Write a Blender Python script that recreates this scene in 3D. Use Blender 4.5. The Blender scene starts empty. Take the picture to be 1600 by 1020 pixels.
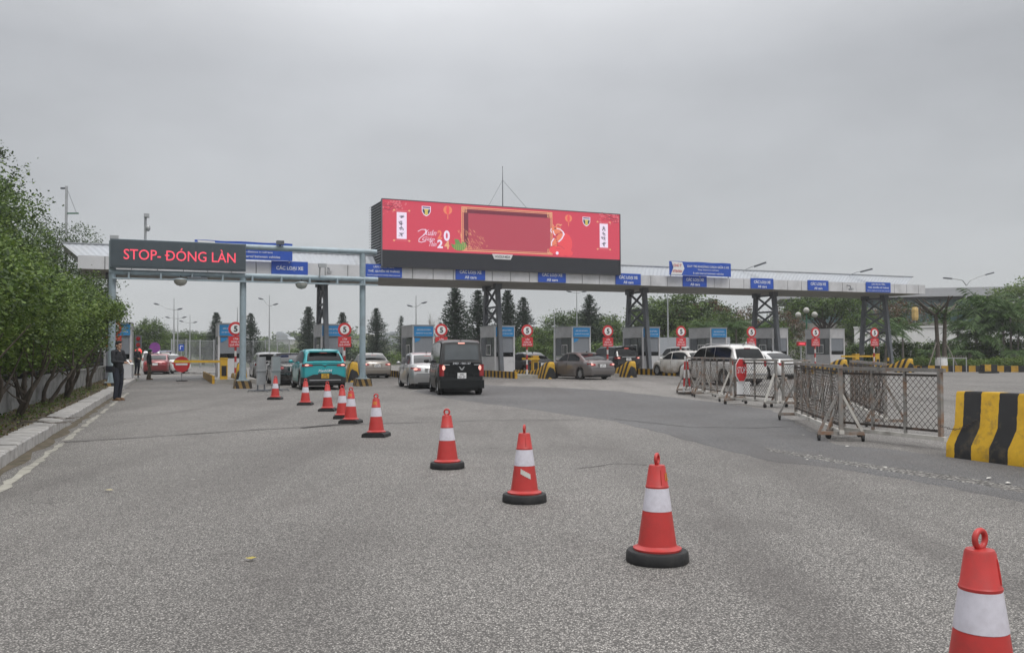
import bpy, bmesh, math, random
import numpy as np
from mathutils import Vector, Matrix, Euler

S = bpy.context.scene
COL = S.collection
R = math.radians
rnd = random.Random(7)

# ------------------------------------------------------------------ camera
FPX = 1400.0
CAMH = 1.45
pitch, roll = math.atan(40.8 / FPX), R(.25)
FW = Vector((0, math.cos(pitch), math.sin(pitch)))
_u0, _r0 = Vector((0, -math.sin(pitch), math.cos(pitch))), Vector((1, 0, 0))
RT = _r0 * math.cos(roll) - _u0 * math.sin(roll)
UP = _u0 * math.cos(roll) + _r0 * math.sin(roll)
cd = bpy.data.cameras.new('camera')
cam = bpy.data.objects.new('camera', cd)
COL.objects.link(cam)
cd.sensor_width = 36
cd.lens = FPX / 1600 * 36
cd.clip_start, cd.clip_end = .05, 3000
cam.matrix_world = Matrix((( RT.x, UP.x, -FW.x, 0), (RT.y, UP.y, -FW.y, 0), (RT.z, UP.z, -FW.z, CAMH), (0, 0, 0, 1)))
S.camera = cam

# ------------------------------------------------------------------ sky, sun, exposure
SUN_EL, SUN_AZ = R(60), R(150)          # azimuth from +Y towards +X
w = bpy.data.worlds.new('World')
S.world = w
w.use_nodes = True
nt = w.node_tree
nt.nodes.clear()
def N(t, typ, **kw):
    n = t.nodes.new(typ)
    for k, v in kw.items():
        if k in n.inputs.keys() if isinstance(k, str) else False: n.inputs[k].default_value = v
        else: setattr(n, k, v)
    return n
out = N(nt, 'ShaderNodeOutputWorld')
sky = N(nt, 'ShaderNodeTexSky', sky_type='NISHITA', sun_disc=False, sun_elevation=SUN_EL, sun_rotation=SUN_AZ)
bg1 = N(nt, 'ShaderNodeBackground', Strength=.08)
nt.links.new(sky.outputs[0], bg1.inputs[0])
tc = N(nt, 'ShaderNodeTexCoord')
sep = N(nt, 'ShaderNodeSeparateXYZ')
nt.links.new(tc.outputs['Generated'], sep.inputs[0])
ramp = N(nt, 'ShaderNodeValToRGB')
e = ramp.color_ramp.elements
e[0].position, e[0].color = 0.0, (.60, .615, .625, 1)
e[1].position, e[1].color = 1.0, (1.75, 1.77, 1.8, 1)
m_ = e.new(.10); m_.color = (.53, .545, .56, 1)
m_ = e.new(.30); m_.color = (.475, .49, .515, 1)
m_ = e.new(.60); m_.color = (.98, .995, 1.02, 1)
nt.links.new(sep.outputs[2], ramp.inputs[0])
mp = N(nt, 'ShaderNodeMapping')
mp.inputs['Scale'].default_value = (1.0, 1.0, 2.4)
nt.links.new(tc.outputs['Generated'], mp.inputs[0])
nz = N(nt, 'ShaderNodeTexNoise')
nz.inputs['Scale'].default_value, nz.inputs['Detail'].default_value, nz.inputs['Roughness'].default_value = 2.1, 6, .55
nt.links.new(mp.outputs[0], nz.inputs[0])
mr = N(nt, 'ShaderNodeMapRange')
mr.inputs[1].default_value, mr.inputs[2].default_value, mr.inputs[3].default_value, mr.inputs[4].default_value = .3, .7, .86, 1.12
nt.links.new(nz.outputs[0], mr.inputs[0])
mul = N(nt, 'ShaderNodeVectorMath', operation='SCALE')
nt.links.new(ramp.outputs[0], mul.inputs[0]); nt.links.new(mr.outputs[0], mul.inputs['Scale'])
# one thinner, brighter bank of cloud ahead
ca_, ce_ = R(-4), R(47)
sd_ = Vector((math.sin(ca_) * math.cos(ce_), math.cos(ca_) * math.cos(ce_), math.sin(ce_)))
dp = N(nt, 'ShaderNodeVectorMath', operation='DOT_PRODUCT'); nt.links.new(tc.outputs['Generated'], dp.inputs[0]); dp.inputs[1].default_value = sd_
def wm(op, a, b=0.0):
    n = N(nt, 'ShaderNodeMath', operation=op)
    for i, v in enumerate((a, b)):
        if isinstance(v, bpy.types.NodeSocket): nt.links.new(v, n.inputs[i])
        else: n.inputs[i].default_value = v
    return n.outputs[0]
lobe = wm('MULTIPLY', wm('EXPONENT', wm('MULTIPLY', wm('SUBTRACT', 1.0, dp.outputs['Value']), -16.0)), 1.15)
lc = N(nt, 'ShaderNodeVectorMath', operation='SCALE'); lc.inputs[0].default_value = (1, 1, 1.02); nt.links.new(lobe, lc.inputs['Scale'])
ad = N(nt, 'ShaderNodeVectorMath', operation='ADD'); nt.links.new(mul.outputs[0], ad.inputs[0]); nt.links.new(lc.outputs[0], ad.inputs[1])
bg2 = N(nt, 'ShaderNodeBackground', Strength=1.0)
nt.links.new(ad.outputs[0], bg2.inputs[0])
mx = N(nt, 'ShaderNodeMixShader')
mx.inputs[0].default_value = .93
nt.links.new(bg1.outputs[0], mx.inputs[1]); nt.links.new(bg2.outputs[0], mx.inputs[2]); nt.links.new(mx.outputs[0], out.inputs[0])

sl = bpy.data.lights.new('sun', 'SUN')
sl.energy, sl.angle, sl.color = 1.5, R(22), (1, .97, .93)
so = bpy.data.objects.new('sun', sl)
COL.objects.link(so)
sd_ = Vector((math.sin(SUN_AZ) * math.cos(SUN_EL), math.cos(SUN_AZ) * math.cos(SUN_EL), math.sin(SUN_EL)))
so.rotation_euler = sd_.to_track_quat('Z', 'Y').to_euler()
so.location = (0, 0, 60)
S.view_settings.view_transform = 'Standard'
S.view_settings.look = 'None'
S.view_settings.exposure = 0.0
S.view_settings.gamma = 1
S.view_settings.use_curve_mapping = False
S.cycles.volume_bounces = 0
S.cycles.max_bounces = 6
S.cycles.transparent_max_bounces = 8

# ------------------------------------------------------------------ survey helpers: a photo point on a known surface -> metres
CAMP = Vector((0, 0, CAMH))
def ray(px, py): return FW + RT * ((px - 800) / FPX) + UP * ((510 - py) / FPX)
def gp(px, py, z=0.0):
    d = ray(px, py); return CAMP + d * ((z - CAMH) / d.z)
def at(px, py, Y):
    d = ray(px, py); return CAMP + d * (Y / d.y)
A_, B_ = R(23.5), R(21)                  # toll line and lane headings
U_ = Vector((math.cos(A_), math.sin(A_), 0)); N_ = Vector((-math.sin(A_), math.cos(A_), 0))
L_ = Vector((-math.sin(B_), math.cos(B_), 0))
N0 = gp(858, 592)
def LW(s, d, z=0.0): return N0 + U_ * s + L_ * d + Vector((0, 0, z))
def pl(px, py, d):
    D = ray(px, py); P0 = N0 + L_ * d
    q = CAMP + D * ((P0 - CAMP).dot(N_) / D.dot(N_))
    return (q - P0).dot(U_), q.z, q
def sdof(q):
    v = Vector((q.x - N0.x, q.y - N0.y)); det = U_.x * L_.y - U_.y * L_.x
    return (v.x * L_.y - v.y * L_.x) / det, (U_.x * v.y - U_.y * v.x) / det

# ------------------------------------------------------------------ mesh builder
class MB:
    def __init__(s): s.v, s.f, s.m, s.k = [], [], [], 0
    def add(s, vs, fs):
        o = len(s.v)
        s.v += [tuple(v) for v in vs]
        for f in fs: s.f.append(tuple(i + o for i in f)); s.m.append(s.k)
        return s
    def box(s, c, d, M=None):
        x, y, z = d[0] / 2, d[1] / 2, d[2] / 2
        vs = [Vector((a * x, b * y, e * z)) for a in (-1, 1) for b in (-1, 1) for e in (-1, 1)]
        if M: vs = [M @ v for v in vs]
        c = Vector(c)
        return s.add([v + c for v in vs], [(0, 1, 3, 2), (4, 6, 7, 5), (0, 4, 5, 1), (2, 3, 7, 6), (0, 2, 6, 4), (1, 5, 7, 3)])
    def quad(s, a, b, c, d): return s.add([a, b, c, d], [(0, 1, 2, 3)])
    def bar(s, a, b, w, h=None, up=(0, 0, 1)):
        a, b = Vector(a), Vector(b); h = h or w
        t = (b - a).normalized(); up = Vector(up)
        if abs(t.dot(up)) > .98: up = Vector((0, 1, 0))
        x = t.cross(up).normalized(); y = x.cross(t)
        vs = [p + x * i * w / 2 + y * j * h / 2 for p in (a, b) for i, j in ((-1, -1), (1, -1), (1, 1), (-1, 1))]
        return s.add(vs, [(0, 3, 2, 1), (4, 5, 6, 7), (0, 1, 5, 4), (1, 2, 6, 5), (2, 3, 7, 6), (3, 0, 4, 7)])
    def path(s, pts, rs, n=8, cap=True):
        pts = [Vector(p) for p in pts]
        if not isinstance(rs, (list, tuple)): rs = [rs] * len(pts)
        o = []; x = None
        for i, p in enumerate(pts):
            t = (pts[min(i + 1, len(pts) - 1)] - pts[max(i - 1, 0)]).normalized()
            if x is None: x = t.orthogonal().normalized()
            else: x = (x - t * x.dot(t)).normalized()
            y = t.cross(x)
            o += [p + (x * math.cos(2 * math.pi * k / n) + y * math.sin(2 * math.pi * k / n)) * rs[i] for k in range(n)]
        fs = [(i * n + k, i * n + (k + 1) % n, (i + 1) * n + (k + 1) % n, (i + 1) * n + k) for i in range(len(pts) - 1) for k in range(n)]
        if cap: fs += [tuple(range(n - 1, -1, -1)), tuple((len(pts) - 1) * n + k for k in range(n))]
        return s.add(o, fs)
    def tube(s, a, b, r0, r1=None, n=8): return s.path([a, b], [r0, r0 if r1 is None else r1], n)
    def lathe(s, prof, n=16, M=None, cap=True):
        vs = [Vector((r * math.cos(2 * math.pi * k / n), r * math.sin(2 * math.pi * k / n), z)) for r, z in prof for k in range(n)]
        if M: vs = [M @ v for v in vs]
        fs = [(i * n + k, i * n + (k + 1) % n, (i + 1) * n + (k + 1) % n, (i + 1) * n + k) for i in range(len(prof) - 1) for k in range(n)]
        if cap: fs += [tuple(range(n - 1, -1, -1)), tuple((len(prof) - 1) * n + k for k in range(n))]
        return s.add(vs, fs)
    def prism(s, poly, y0, y1, M=None):          # poly in local x,z pushed along y
        n = len(poly)
        vs = [Vector((x, y, z)) for y in (y0, y1) for x, z in poly]
        if M: vs = [M @ v for v in vs]
        return s.add(vs, [tuple(range(n)), tuple(range(2 * n - 1, n - 1, -1))] + [(k, k + n, (k + 1) % n + n, (k + 1) % n) for k in range(n)])
    def ell(s, c, r, n=10, m=7, M=None):
        if not isinstance(r, (list, tuple)): r = (r, r, r)
        c = Vector(c); vs = []
        for i in range(m + 1):
            a = math.pi * i / m
            for k in range(n):
                b = 2 * math.pi * k / n
                v = Vector((r[0] * max(math.sin(a), .01) * math.cos(b), r[1] * max(math.sin(a), .01) * math.sin(b), -r[2] * math.cos(a)))
                vs.append((M @ v if M else v) + c)
        fs = [(i * n + k, i * n + (k + 1) % n, (i + 1) * n + (k + 1) % n, (i + 1) * n + k) for i in range(m) for k in range(n)]
        fs += [tuple(range(n - 1, -1, -1)), tuple(m * n + k for k in range(n))]
        return s.add(vs, fs)

def obj(name, mb, mats, parent=None, smooth=None, loc=None, rz=None, kind=None, fix=True):
    me = bpy.data.meshes.new(name)
    me.from_pydata(mb.v, [], mb.f)
    if not isinstance(mats, (list, tuple)): mats = [mats]
    for m in mats: me.materials.append(m)
    if len(mats) > 1: me.polygons.foreach_set('material_index', mb.m)
    if fix:
        b = bmesh.new(); b.from_mesh(me); bmesh.ops.recalc_face_normals(b, faces=b.faces); b.to_mesh(me); b.free()
    if smooth:
        me.polygons.foreach_set('use_smooth', [True] * len(me.polygons))
        me.set_sharp_from_angle(angle=R(smooth))
    o = bpy.data.objects.new(name, me)
    COL.objects.link(o)
    if parent: o.parent = parent
    if loc is not None: o.location = loc
    if rz is not None: o.rotation_euler = (0, 0, rz)
    if kind: o['kind'] = kind
    return o
def meshobj(name, me, parent=None, loc=None, rot=None, scale=None):
    o = bpy.data.objects.new(name, me); COL.objects.link(o)
    if parent: o.parent = parent
    if loc is not None: o.location = loc
    if rot is not None: o.rotation_euler = rot
    if scale is not None: o.scale = scale
    return o
def tag(o, label, cat, group=None):
    o['label'] = label; o['category'] = cat
    if group: o['group'] = group
    return o
def thing(name, label, cat, loc=(0, 0, 0), rz=0.0, group=None):
    o = bpy.data.objects.new(name, None); COL.objects.link(o)
    o.empty_display_size = .2
    o.location = loc; o.rotation_euler = (0, 0, rz)
    return tag(o, label, cat, group)
def kids(o): return [c for c in bpy.data.objects if c.parent == o]
def dup(root, loc, rz, label=None, scale=None, ks=None):
    r = root.copy(); COL.objects.link(r); r.location = loc; r.rotation_euler = (0, 0, rz)
    if scale: r.scale = (scale,) * 3 if not isinstance(scale, tuple) else scale
    if label: r['label'] = label
    for ch in kids(root):
        c = ch.copy(); COL.objects.link(c); c.parent = r
        for g in kids(ch):
            d = g.copy(); COL.objects.link(d); d.parent = c
    return r

# ------------------------------------------------------------------ materials
def newmat(name):
    m = bpy.data.materials.new(name); m.use_nodes = True
    t = m.node_tree; t.nodes.clear()
    o = N(t, 'ShaderNodeOutputMaterial'); p = N(t, 'ShaderNodeBsdfPrincipled')
    t.links.new(p.outputs[0], o.inputs[0])
    return m, t, p, o
def mixc(t, fac, a, b, typ='MIX'):
    n = N(t, 'ShaderNodeMix', data_type='RGBA', blend_type=typ)
    for i, v in ((0, fac), (6, a), (7, b)):
        if isinstance(v, bpy.types.NodeSocket): t.links.new(v, n.inputs[i])
        else: n.inputs[i].default_value = v if i == 0 else (*v[:3], 1)
    return n.outputs[2]
def noise(t, co, scale, detail=4, rough=.55, out=0, lo=None, hi=None):
    n = N(t, 'ShaderNodeTexNoise'); n.inputs['Scale'].default_value = scale
    n.inputs['Detail'].default_value = detail; n.inputs['Roughness'].default_value = rough
    if co is not None: t.links.new(co, n.inputs[0])
    o = n.outputs[out]
    if lo is None: return o
    r = N(t, 'ShaderNodeMapRange'); r.inputs[1].default_value = lo; r.inputs[2].default_value = hi
    t.links.new(o, r.inputs[0]); return r.outputs[0]
def math_(t, op, a, b=0.0):
    n = N(t, 'ShaderNodeMath', operation=op)
    for i, v in enumerate((a, b)):
        if isinstance(v, bpy.types.NodeSocket): t.links.new(v, n.inputs[i])
        else: n.inputs[i].default_value = v
    return n.outputs[0]
def objco(t): return N(t, 'ShaderNodeTexCoord').outputs['Object']
def bump(t, p, h, strength=.3, dist=.01):
    b = N(t, 'ShaderNodeBump'); b.inputs['Strength'].default_value = strength; b.inputs['Distance'].default_value = dist
    t.links.new(h, b.inputs['Height']); t.links.new(b.outputs[0], p.inputs['Normal'])
def mat(name, col, rough=.6, metal=0.0, var=.18, scale=3.0, dirt=None, damt=.5, dscale=2.0, bmp=0.0, bscale=40, coat=0.0, spec=.5):
    m, t, p, o = newmat(name)
    co = objco(t)
    c = mixc(t, noise(t, co, scale, 5, .6, 0, .3, .7), [x * (1 - var) for x in col], [min(x * (1 + var), 1) for x in col])
    if dirt:
        f = math_(t, 'MULTIPLY', noise(t, co, dscale, 8, .65, 0, .48, .72), damt)
        c = mixc(t, f, c, dirt)
    t.links.new(c, p.inputs['Base Color'])
    p.inputs['Roughness'].default_value = rough; p.inputs['Metallic'].default_value = metal
    p.inputs['Coat Weight'].default_value = coat; p.inputs['Specular IOR Level'].default_value = spec
    if bmp: bump(t, p, noise(t, co, bscale, 4), bmp)
    return m
def emat(name, col, strength, base=(.02, .02, .02), rough=.4):
    m, t, p, o = newmat(name)
    p.inputs['Base Color'].default_value = (*base, 1); p.inputs['Roughness'].default_value = rough
    p.inputs['Emission Color'].default_value = (*col, 1); p.inputs['Emission Strength'].default_value = strength
    return m
def stripes(name, ca, cb, period, vec, dirt=(.08, .07, .06), damt=.6, rough=.7, off=0.0):
    m, t, p, o = newmat(name)
    co = objco(t)
    d = N(t, 'ShaderNodeVectorMath', operation='DOT_PRODUCT'); d.inputs[1].default_value = vec
    t.links.new(co, d.inputs[0])
    wob = math_(t, 'MULTIPLY', math_(t, 'SUBTRACT', noise(t, co, 9, 3), .5), .03)
    fr = math_(t, 'FRACT', math_(t, 'DIVIDE', math_(t, 'ADD', math_(t, 'ADD', d.outputs['Value'], wob), off + 1000 * period), period))
    g = math_(t, 'GREATER_THAN', fr, .5)
    c = mixc(t, g, ca, cb)
    c = mixc(t, noise(t, co, 5, 5, .6, 0, .3, .7), c, mixc(t, 1.0, c, (.72, .70, .68), 'MULTIPLY'))
    c = mixc(t, math_(t, 'MULTIPLY', noise(t, co, 3.5, 9, .7, 0, .52, .70), damt), c, dirt)
    t.links.new(c, p.inputs['Base Color']); p.inputs['Roughness'].default_value = rough
    bump(t, p, noise(t, co, 60, 5), .25, .006)
    return m
def leafmat(name, col, col2, trans=.25):
    m, t, p, o = newmat(name)
    g = N(t, 'ShaderNodeNewGeometry')
    c = mixc(t, g.outputs['Random Per Island'], col, col2)
    t.links.new(c, p.inputs['Base Color']); p.inputs['Roughness'].default_value = .55
    p.inputs['Specular IOR Level'].default_value = .35
    tr = N(t, 'ShaderNodeBsdfTranslucent'); t.links.new(c, tr.inputs[0])
    ms = N(t, 'ShaderNodeMixShader'); ms.inputs[0].default_value = trans
    t.links.new(p.outputs[0], ms.inputs[1]); t.links.new(tr.outputs[0], ms.inputs[2]); t.links.new(ms.outputs[0], o.inputs[0])
    return m

def asphalt(name, stone, binder, tone_lo=.82, tone_hi=1.12, vscale=95, seed=0.0, patch=(.10, .09, .085), pamt=.5):
    m, t, p, o = newmat(name)
    co = objco(t)
    vo = N(t, 'ShaderNodeTexVoronoi'); vo.inputs['Scale'].default_value = vscale; t.links.new(co, vo.inputs[0])
    sp = N(t, 'ShaderNodeSeparateColor'); t.links.new(vo.outputs['Color'], sp.inputs[0])
    d = N(t, 'ShaderNodeMapRange'); d.inputs[1].default_value, d.inputs[2].default_value = .25, .62; t.links.new(vo.outputs['Distance'], d.inputs[0])
    st = mixc(t, sp.outputs[0], [x * .44 for x in stone], [min(1, x * 1.62) for x in stone])
    # scattered brighter chips
    st = mixc(t, math_(t, 'GREATER_THAN', sp.outputs[1], .965), st, [min(1, x * 2.1) for x in stone])
    c = mixc(t, d.outputs[0], st, binder)
    c = mixc(t, noise(t, co, 38, 3, .6, 0, .35, .65), mixc(t, 1.0, c, (.74, .74, .74), 'MULTIPLY'), c)
    big = noise(t, co, .16, 6, .62, 0, .34, .66)
    tone = N(t, 'ShaderNodeMapRange'); tone.inputs[3].default_value, tone.inputs[4].default_value = tone_lo, tone_hi; t.links.new(big, tone.inputs[0])
    sc = N(t, 'ShaderNodeVectorMath', operation='SCALE'); t.links.new(c, sc.inputs[0]); t.links.new(tone.outputs[0], sc.inputs['Scale'])
    mpn = N(t, 'ShaderNodeMapping'); mpn.inputs['Scale'].default_value = (1.0, .55, 1); mpn.inputs['Location'].default_value = (seed, seed * 2, 0); t.links.new(co, mpn.inputs[0])
    oil = math_(t, 'MULTIPLY', noise(t, mpn.outputs[0], .75, 7, .62, 0, .54, .70), pamt)
    c = mixc(t, oil, sc.outputs[0], patch)
    # long wheel-worn streaks along the lanes
    mps = N(t, 'ShaderNodeMapping'); mps.inputs['Rotation'].default_value = (0, 0, R(-20)); mps.inputs['Scale'].default_value = (1.0, .07, 1); t.links.new(co, mps.inputs[0])
    stk = math_(t, 'MULTIPLY', noise(t, mps.outputs[0], .9, 5, .6, 0, .49, .70), .42)
    c = mixc(t, stk, c, [x * .75 for x in patch])
    spt = math_(t, 'MULTIPLY', noise(t, co, 2.3, 3, .5, 0, .66, .74), .45)
    c = mixc(t, spt, c, [x * .6 for x in patch])
    t.links.new(c, p.inputs['Base Color'])
    p.inputs['Roughness'].default_value = .78; p.inputs['Specular IOR Level'].default_value = .35
    bump(t, p, math_(t, 'SUBTRACT', 1.0, vo.outputs['Distance']), .55, .006)
    return m

M = {}
M['asphalt'] = asphalt('asphalt', (.365, .345, .322), (.098, .092, .086), vscale=94)
M['asphalt_dark'] = asphalt('asphalt_dark', (.23, .224, .222), (.085, .083, .083), .78, 1.15, 110, 5.0)
M['asphalt_pale'] = asphalt('asphalt_pale', (.38, .36, .335), (.15, .14, .13), .85, 1.1, 80, 9.0, pamt=.25)
M['crack'] = mat('crack', (.045, .042, .04), .9, var=.4, scale=8)
M['gravel'] = asphalt('worn_strip', (.37, .355, .33), (.08, .075, .07), .6, 1.2, 26, 3.0, pamt=.6)
M['soil'] = mat('soil', (.105, .085, .058), .95, var=.5, scale=5, dirt=(.045, .05, .022), damt=.8, dscale=3, bmp=.8, bscale=18)
M['field'] = mat('field', (.085, .092, .052), .95, var=.4, scale=.4)
M['concrete'] = mat('concrete', (.36, .345, .32), .85, var=.15, scale=2, dirt=(.12, .11, .10), damt=.6, dscale=1.5, bmp=.3)
M['kerb'] = mat('kerb_concrete', (.43, .415, .40), .88, var=.2, scale=3.2, dirt=(.13, .115, .10), damt=.75, dscale=2.3, bmp=.4, bscale=30)
M['oldwall'] = mat('old_whitewash', (.30, .30, .29), .9, var=.2, scale=1.4, dirt=(.045, .045, .04), damt=.95, dscale=1.6, bmp=.4)
M['white'] = mat('white_paint', (.74, .74, .74), .5, var=.05)
M['offwhite'] = mat('worn_white_paint', (.55, .53, .49), .8, var=.12, dirt=(.16, .14, .12), damt=.85, dscale=3)
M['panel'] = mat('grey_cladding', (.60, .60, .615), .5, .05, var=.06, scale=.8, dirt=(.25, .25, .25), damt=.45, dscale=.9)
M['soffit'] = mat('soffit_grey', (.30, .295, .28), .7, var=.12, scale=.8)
M['corrug'] = mat('pale_corrugated_sheet', (.37, .39, .42), .5, .1, var=.05, dirt=(.35, .34, .32), damt=.35, dscale=.8)
M['steel'] = mat('blue_grey_steel_paint', (.31, .38, .42), .45, .1, var=.1, dirt=(.14, .12, .10), damt=.4, dscale=2)
M['steeldark'] = mat('dark_grey_steel', (.125, .135, .15), .55, .2, var=.15)
M['galv'] = mat('galvanised', (.42, .43, .44), .45, .5, var=.12)
M['rusty'] = mat('rusty_grey_frame', (.25, .24, .225), .75, .1, var=.25, scale=6, dirt=(.25, .11, .04), damt=.95, dscale=4, bmp=.3)
M['rustdark'] = mat('rusty_dark_wire', (.05, .043, .038), .8, .1, var=.35, scale=9, dirt=(.16, .075, .035), damt=.7, dscale=4)
M['black'] = mat('black_plastic', (.022, .022, .024), .5, var=.2)
M['rubber'] = mat('black_rubber', (.013, .013, .014), .7, var=.3, scale=12, dirt=(.05, .047, .042), damt=.35, dscale=9, bmp=.25, bscale=60)
M['tyre'] = mat('tyre_rubber', (.025, .025, .025), .85, var=.3, dirt=(.10, .085, .065), damt=.4, dscale=5)
M['rim'] = mat('alloy_rim', (.45, .46, .47), .35, .7, var=.1)
M['glass'] = mat('dark_tinted_glass', (.006, .007, .008), .05, 0, var=.1, spec=.32)
M['glassgrey'] = mat('grey_glass', (.07, .08, .085), .08, 0, var=.1, spec=.9)
M['glassblue'] = mat('blue_green_glass', (.12, .21, .23), .25, 0, var=.2, scale=.3, spec=.9)
M['blue'] = mat('sign_blue', (.022, .085, .44), .45, var=.08)
M['skyblue'] = mat('booth_blue', (.03, .26, .58), .45, var=.08)
M['red'] = mat('sign_red', (.52, .03, .035), .45, var=.08)
M['yellow'] = mat('barrier_yellow', (.60, .36, .03), .55, var=.12, dirt=(.15, .10, .03), damt=.5, dscale=3)
M['conered'] = mat('cone_red_plastic', (.49, .040, .036), .42, var=.10, scale=6, dirt=(.24, .05, .045), damt=.5, dscale=7)
M['reflect'] = mat('white_reflective_band', (.62, .60, .66), .35, var=.08, scale=14, dirt=(.42, .38, .42), damt=.5, dscale=9)
M['text'] = mat('white_lettering', (.72, .74, .78), .5, var=.02)
M['textred'] = mat('red_lettering', (.55, .05, .05), .5, var=.02)
M['textblack'] = mat('black_lettering', (.015, .015, .02), .5, var=.02)
M['textyellow'] = mat('yellow_lettering', (.62, .30, .03), .5, var=.05)
M['ledtext'] = emat('lit_red_leds', (1, .10, .16), 1.0, (.2, .01, .01))
M['led'] = mat('led_panel_grey', (.060, .078, .092), .55, var=.06)
M['taillit'] = emat('lit_tail_lamp', (1, .22, .18), .95, (.4, .02, .02), .25)
M['tailglow'] = emat('lit_brake_core', (1, .55, .45), 1.15, (.4, .02, .02), .25)
M['tail'] = mat('red_lens', (.28, .012, .015), .2, var=.1, coat=.5)
M['lampwhite'] = mat('lamp_opal', (.42, .41, .38), .35, var=.05)
M['bark'] = mat('grey_brown_bark', (.085, .07, .056), .9, var=.4, scale=7, bmp=.7, bscale=25)
M['barkpale'] = mat('pale_bark', (.20, .18, .16), .9, var=.3, scale=5, bmp=.4)
M['yb'] = stripes('yellow_black_stripes', (.016, .016, .017), (.60, .34, .022), .62, (0, 1, 0))
M['ybnose'] = stripes('yellow_black_slanted', (.016, .016, .017), (.60, .36, .03), .50, (.25, 1, .42))
M['ybx'] = stripes('yellow_black_along', (.02, .02, .02), (.56, .33, .04), .84, (1, 0, 0))
M['ybped'] = stripes('yellow_black_pedestal', (.03, .022, .018), (.30, .19, .06), .22, (.8, .6, .25), damt=.7)
M['rw'] = stripes('red_white_pole', (.62, .62, .62), (.45, .03, .03), .56, (0, 0, 1), damt=.2)
M['skin'] = mat('skin', (.42, .25, .17), .55, var=.06)
M['hair'] = mat('black_hair', (.012, .011, .011), .5, var=.3, scale=30)
M['cloth_black'] = mat('black_cloth', (.016, .017, .021), .85, var=.3, scale=10, bmp=.3, bscale=22)
M['cloth_navy'] = mat('dark_navy_trousers', (.017, .02, .032), .85, var=.3, scale=8, bmp=.35, bscale=16)
M['cloth_khaki'] = mat('khaki_trousers', (.13, .10, .06), .85, var=.2, scale=8)
M['shoe'] = mat('tan_shoe', (.16, .09, .045), .6, var=.2)
M['green'] = mat('green_plastic', (.03, .13, .07), .4, var=.1)
LEAF = [leafmat('leaf_mid', (.074, .132, .024), (.155, .225, .05)), leafmat('leaf_dark', (.036, .064, .02), (.078, .118, .037)),
        leafmat('leaf_light', (.10, .168, .03), (.19, .25, .06)), leafmat('leaf_blue', (.016, .034, .020), (.036, .060, .032), .1),
        leafmat('leaf_rust', (.10, .055, .03), (.17, .10, .05)), leafmat('leaf_palm', (.035, .078, .017), (.085, .145, .036)),
        leafmat('leaf_litter', (.10, .075, .035), (.20, .15, .06), 0)]

# ------------------------------------------------------------------ lettering
_tc = {}
def textmesh(s, bold=.0, shear=0.0):
    key = (s, bold, shear)
    if key not in _tc:
        cu = bpy.data.curves.new('lettering', 'FONT'); cu.body = s; cu.offset = bold; cu.shear = shear
        cu.resolution_u = 3; cu.align_x = 'CENTER'
        o = bpy.data.objects.new('lettering', cu); COL.objects.link(o)
        dg = bpy.context.evaluated_depsgraph_get(); dg.update()
        me = bpy.data.meshes.new_from_object(o.evaluated_get(dg))
        bpy.data.objects.remove(o)
        v = np.empty(len(me.vertices) * 3, np.float32); me.vertices.foreach_get('co', v); v = v.reshape(-1, 3)
        fs = [tuple(p.vertices) for p in me.polygons]
        bpy.data.meshes.remove(me)
        lo, hi = v.min(0), v.max(0)
        _tc[key] = ((v[:, :2] - (lo[:2] + hi[:2]) / 2) / (hi[:2] - lo[:2]), fs)
    return _tc[key]
def rawext(s):
    cu = bpy.data.curves.new('m', 'FONT'); cu.body = s; o = bpy.data.objects.new('m', cu); COL.objects.link(o)
    dg = bpy.context.evaluated_depsgraph_get(); dg.update()
    me = bpy.data.meshes.new_from_object(o.evaluated_get(dg)); xs = [v.co.x for v in me.vertices]
    bpy.data.objects.remove(o); bpy.data.meshes.remove(me); return min(xs), max(xs)
def letter_mb(mb, s, w, h, c=(0, 0, 0), bold=.0, shear=0.0):      # upright in x,z, read from -y
    v, fs = textmesh(s, bold, shear)
    mb.add([(c[0] + x * w, c[1], c[2] + y * h) for x, y in v], fs)
    return mb
def lettering(s, w, h, c, m, parent, bold=.015, shear=0.0, name='lettering'):
    return obj(name, letter_mb(MB(), s, w, h, c, bold, shear), m, parent, fix=False)
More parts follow.
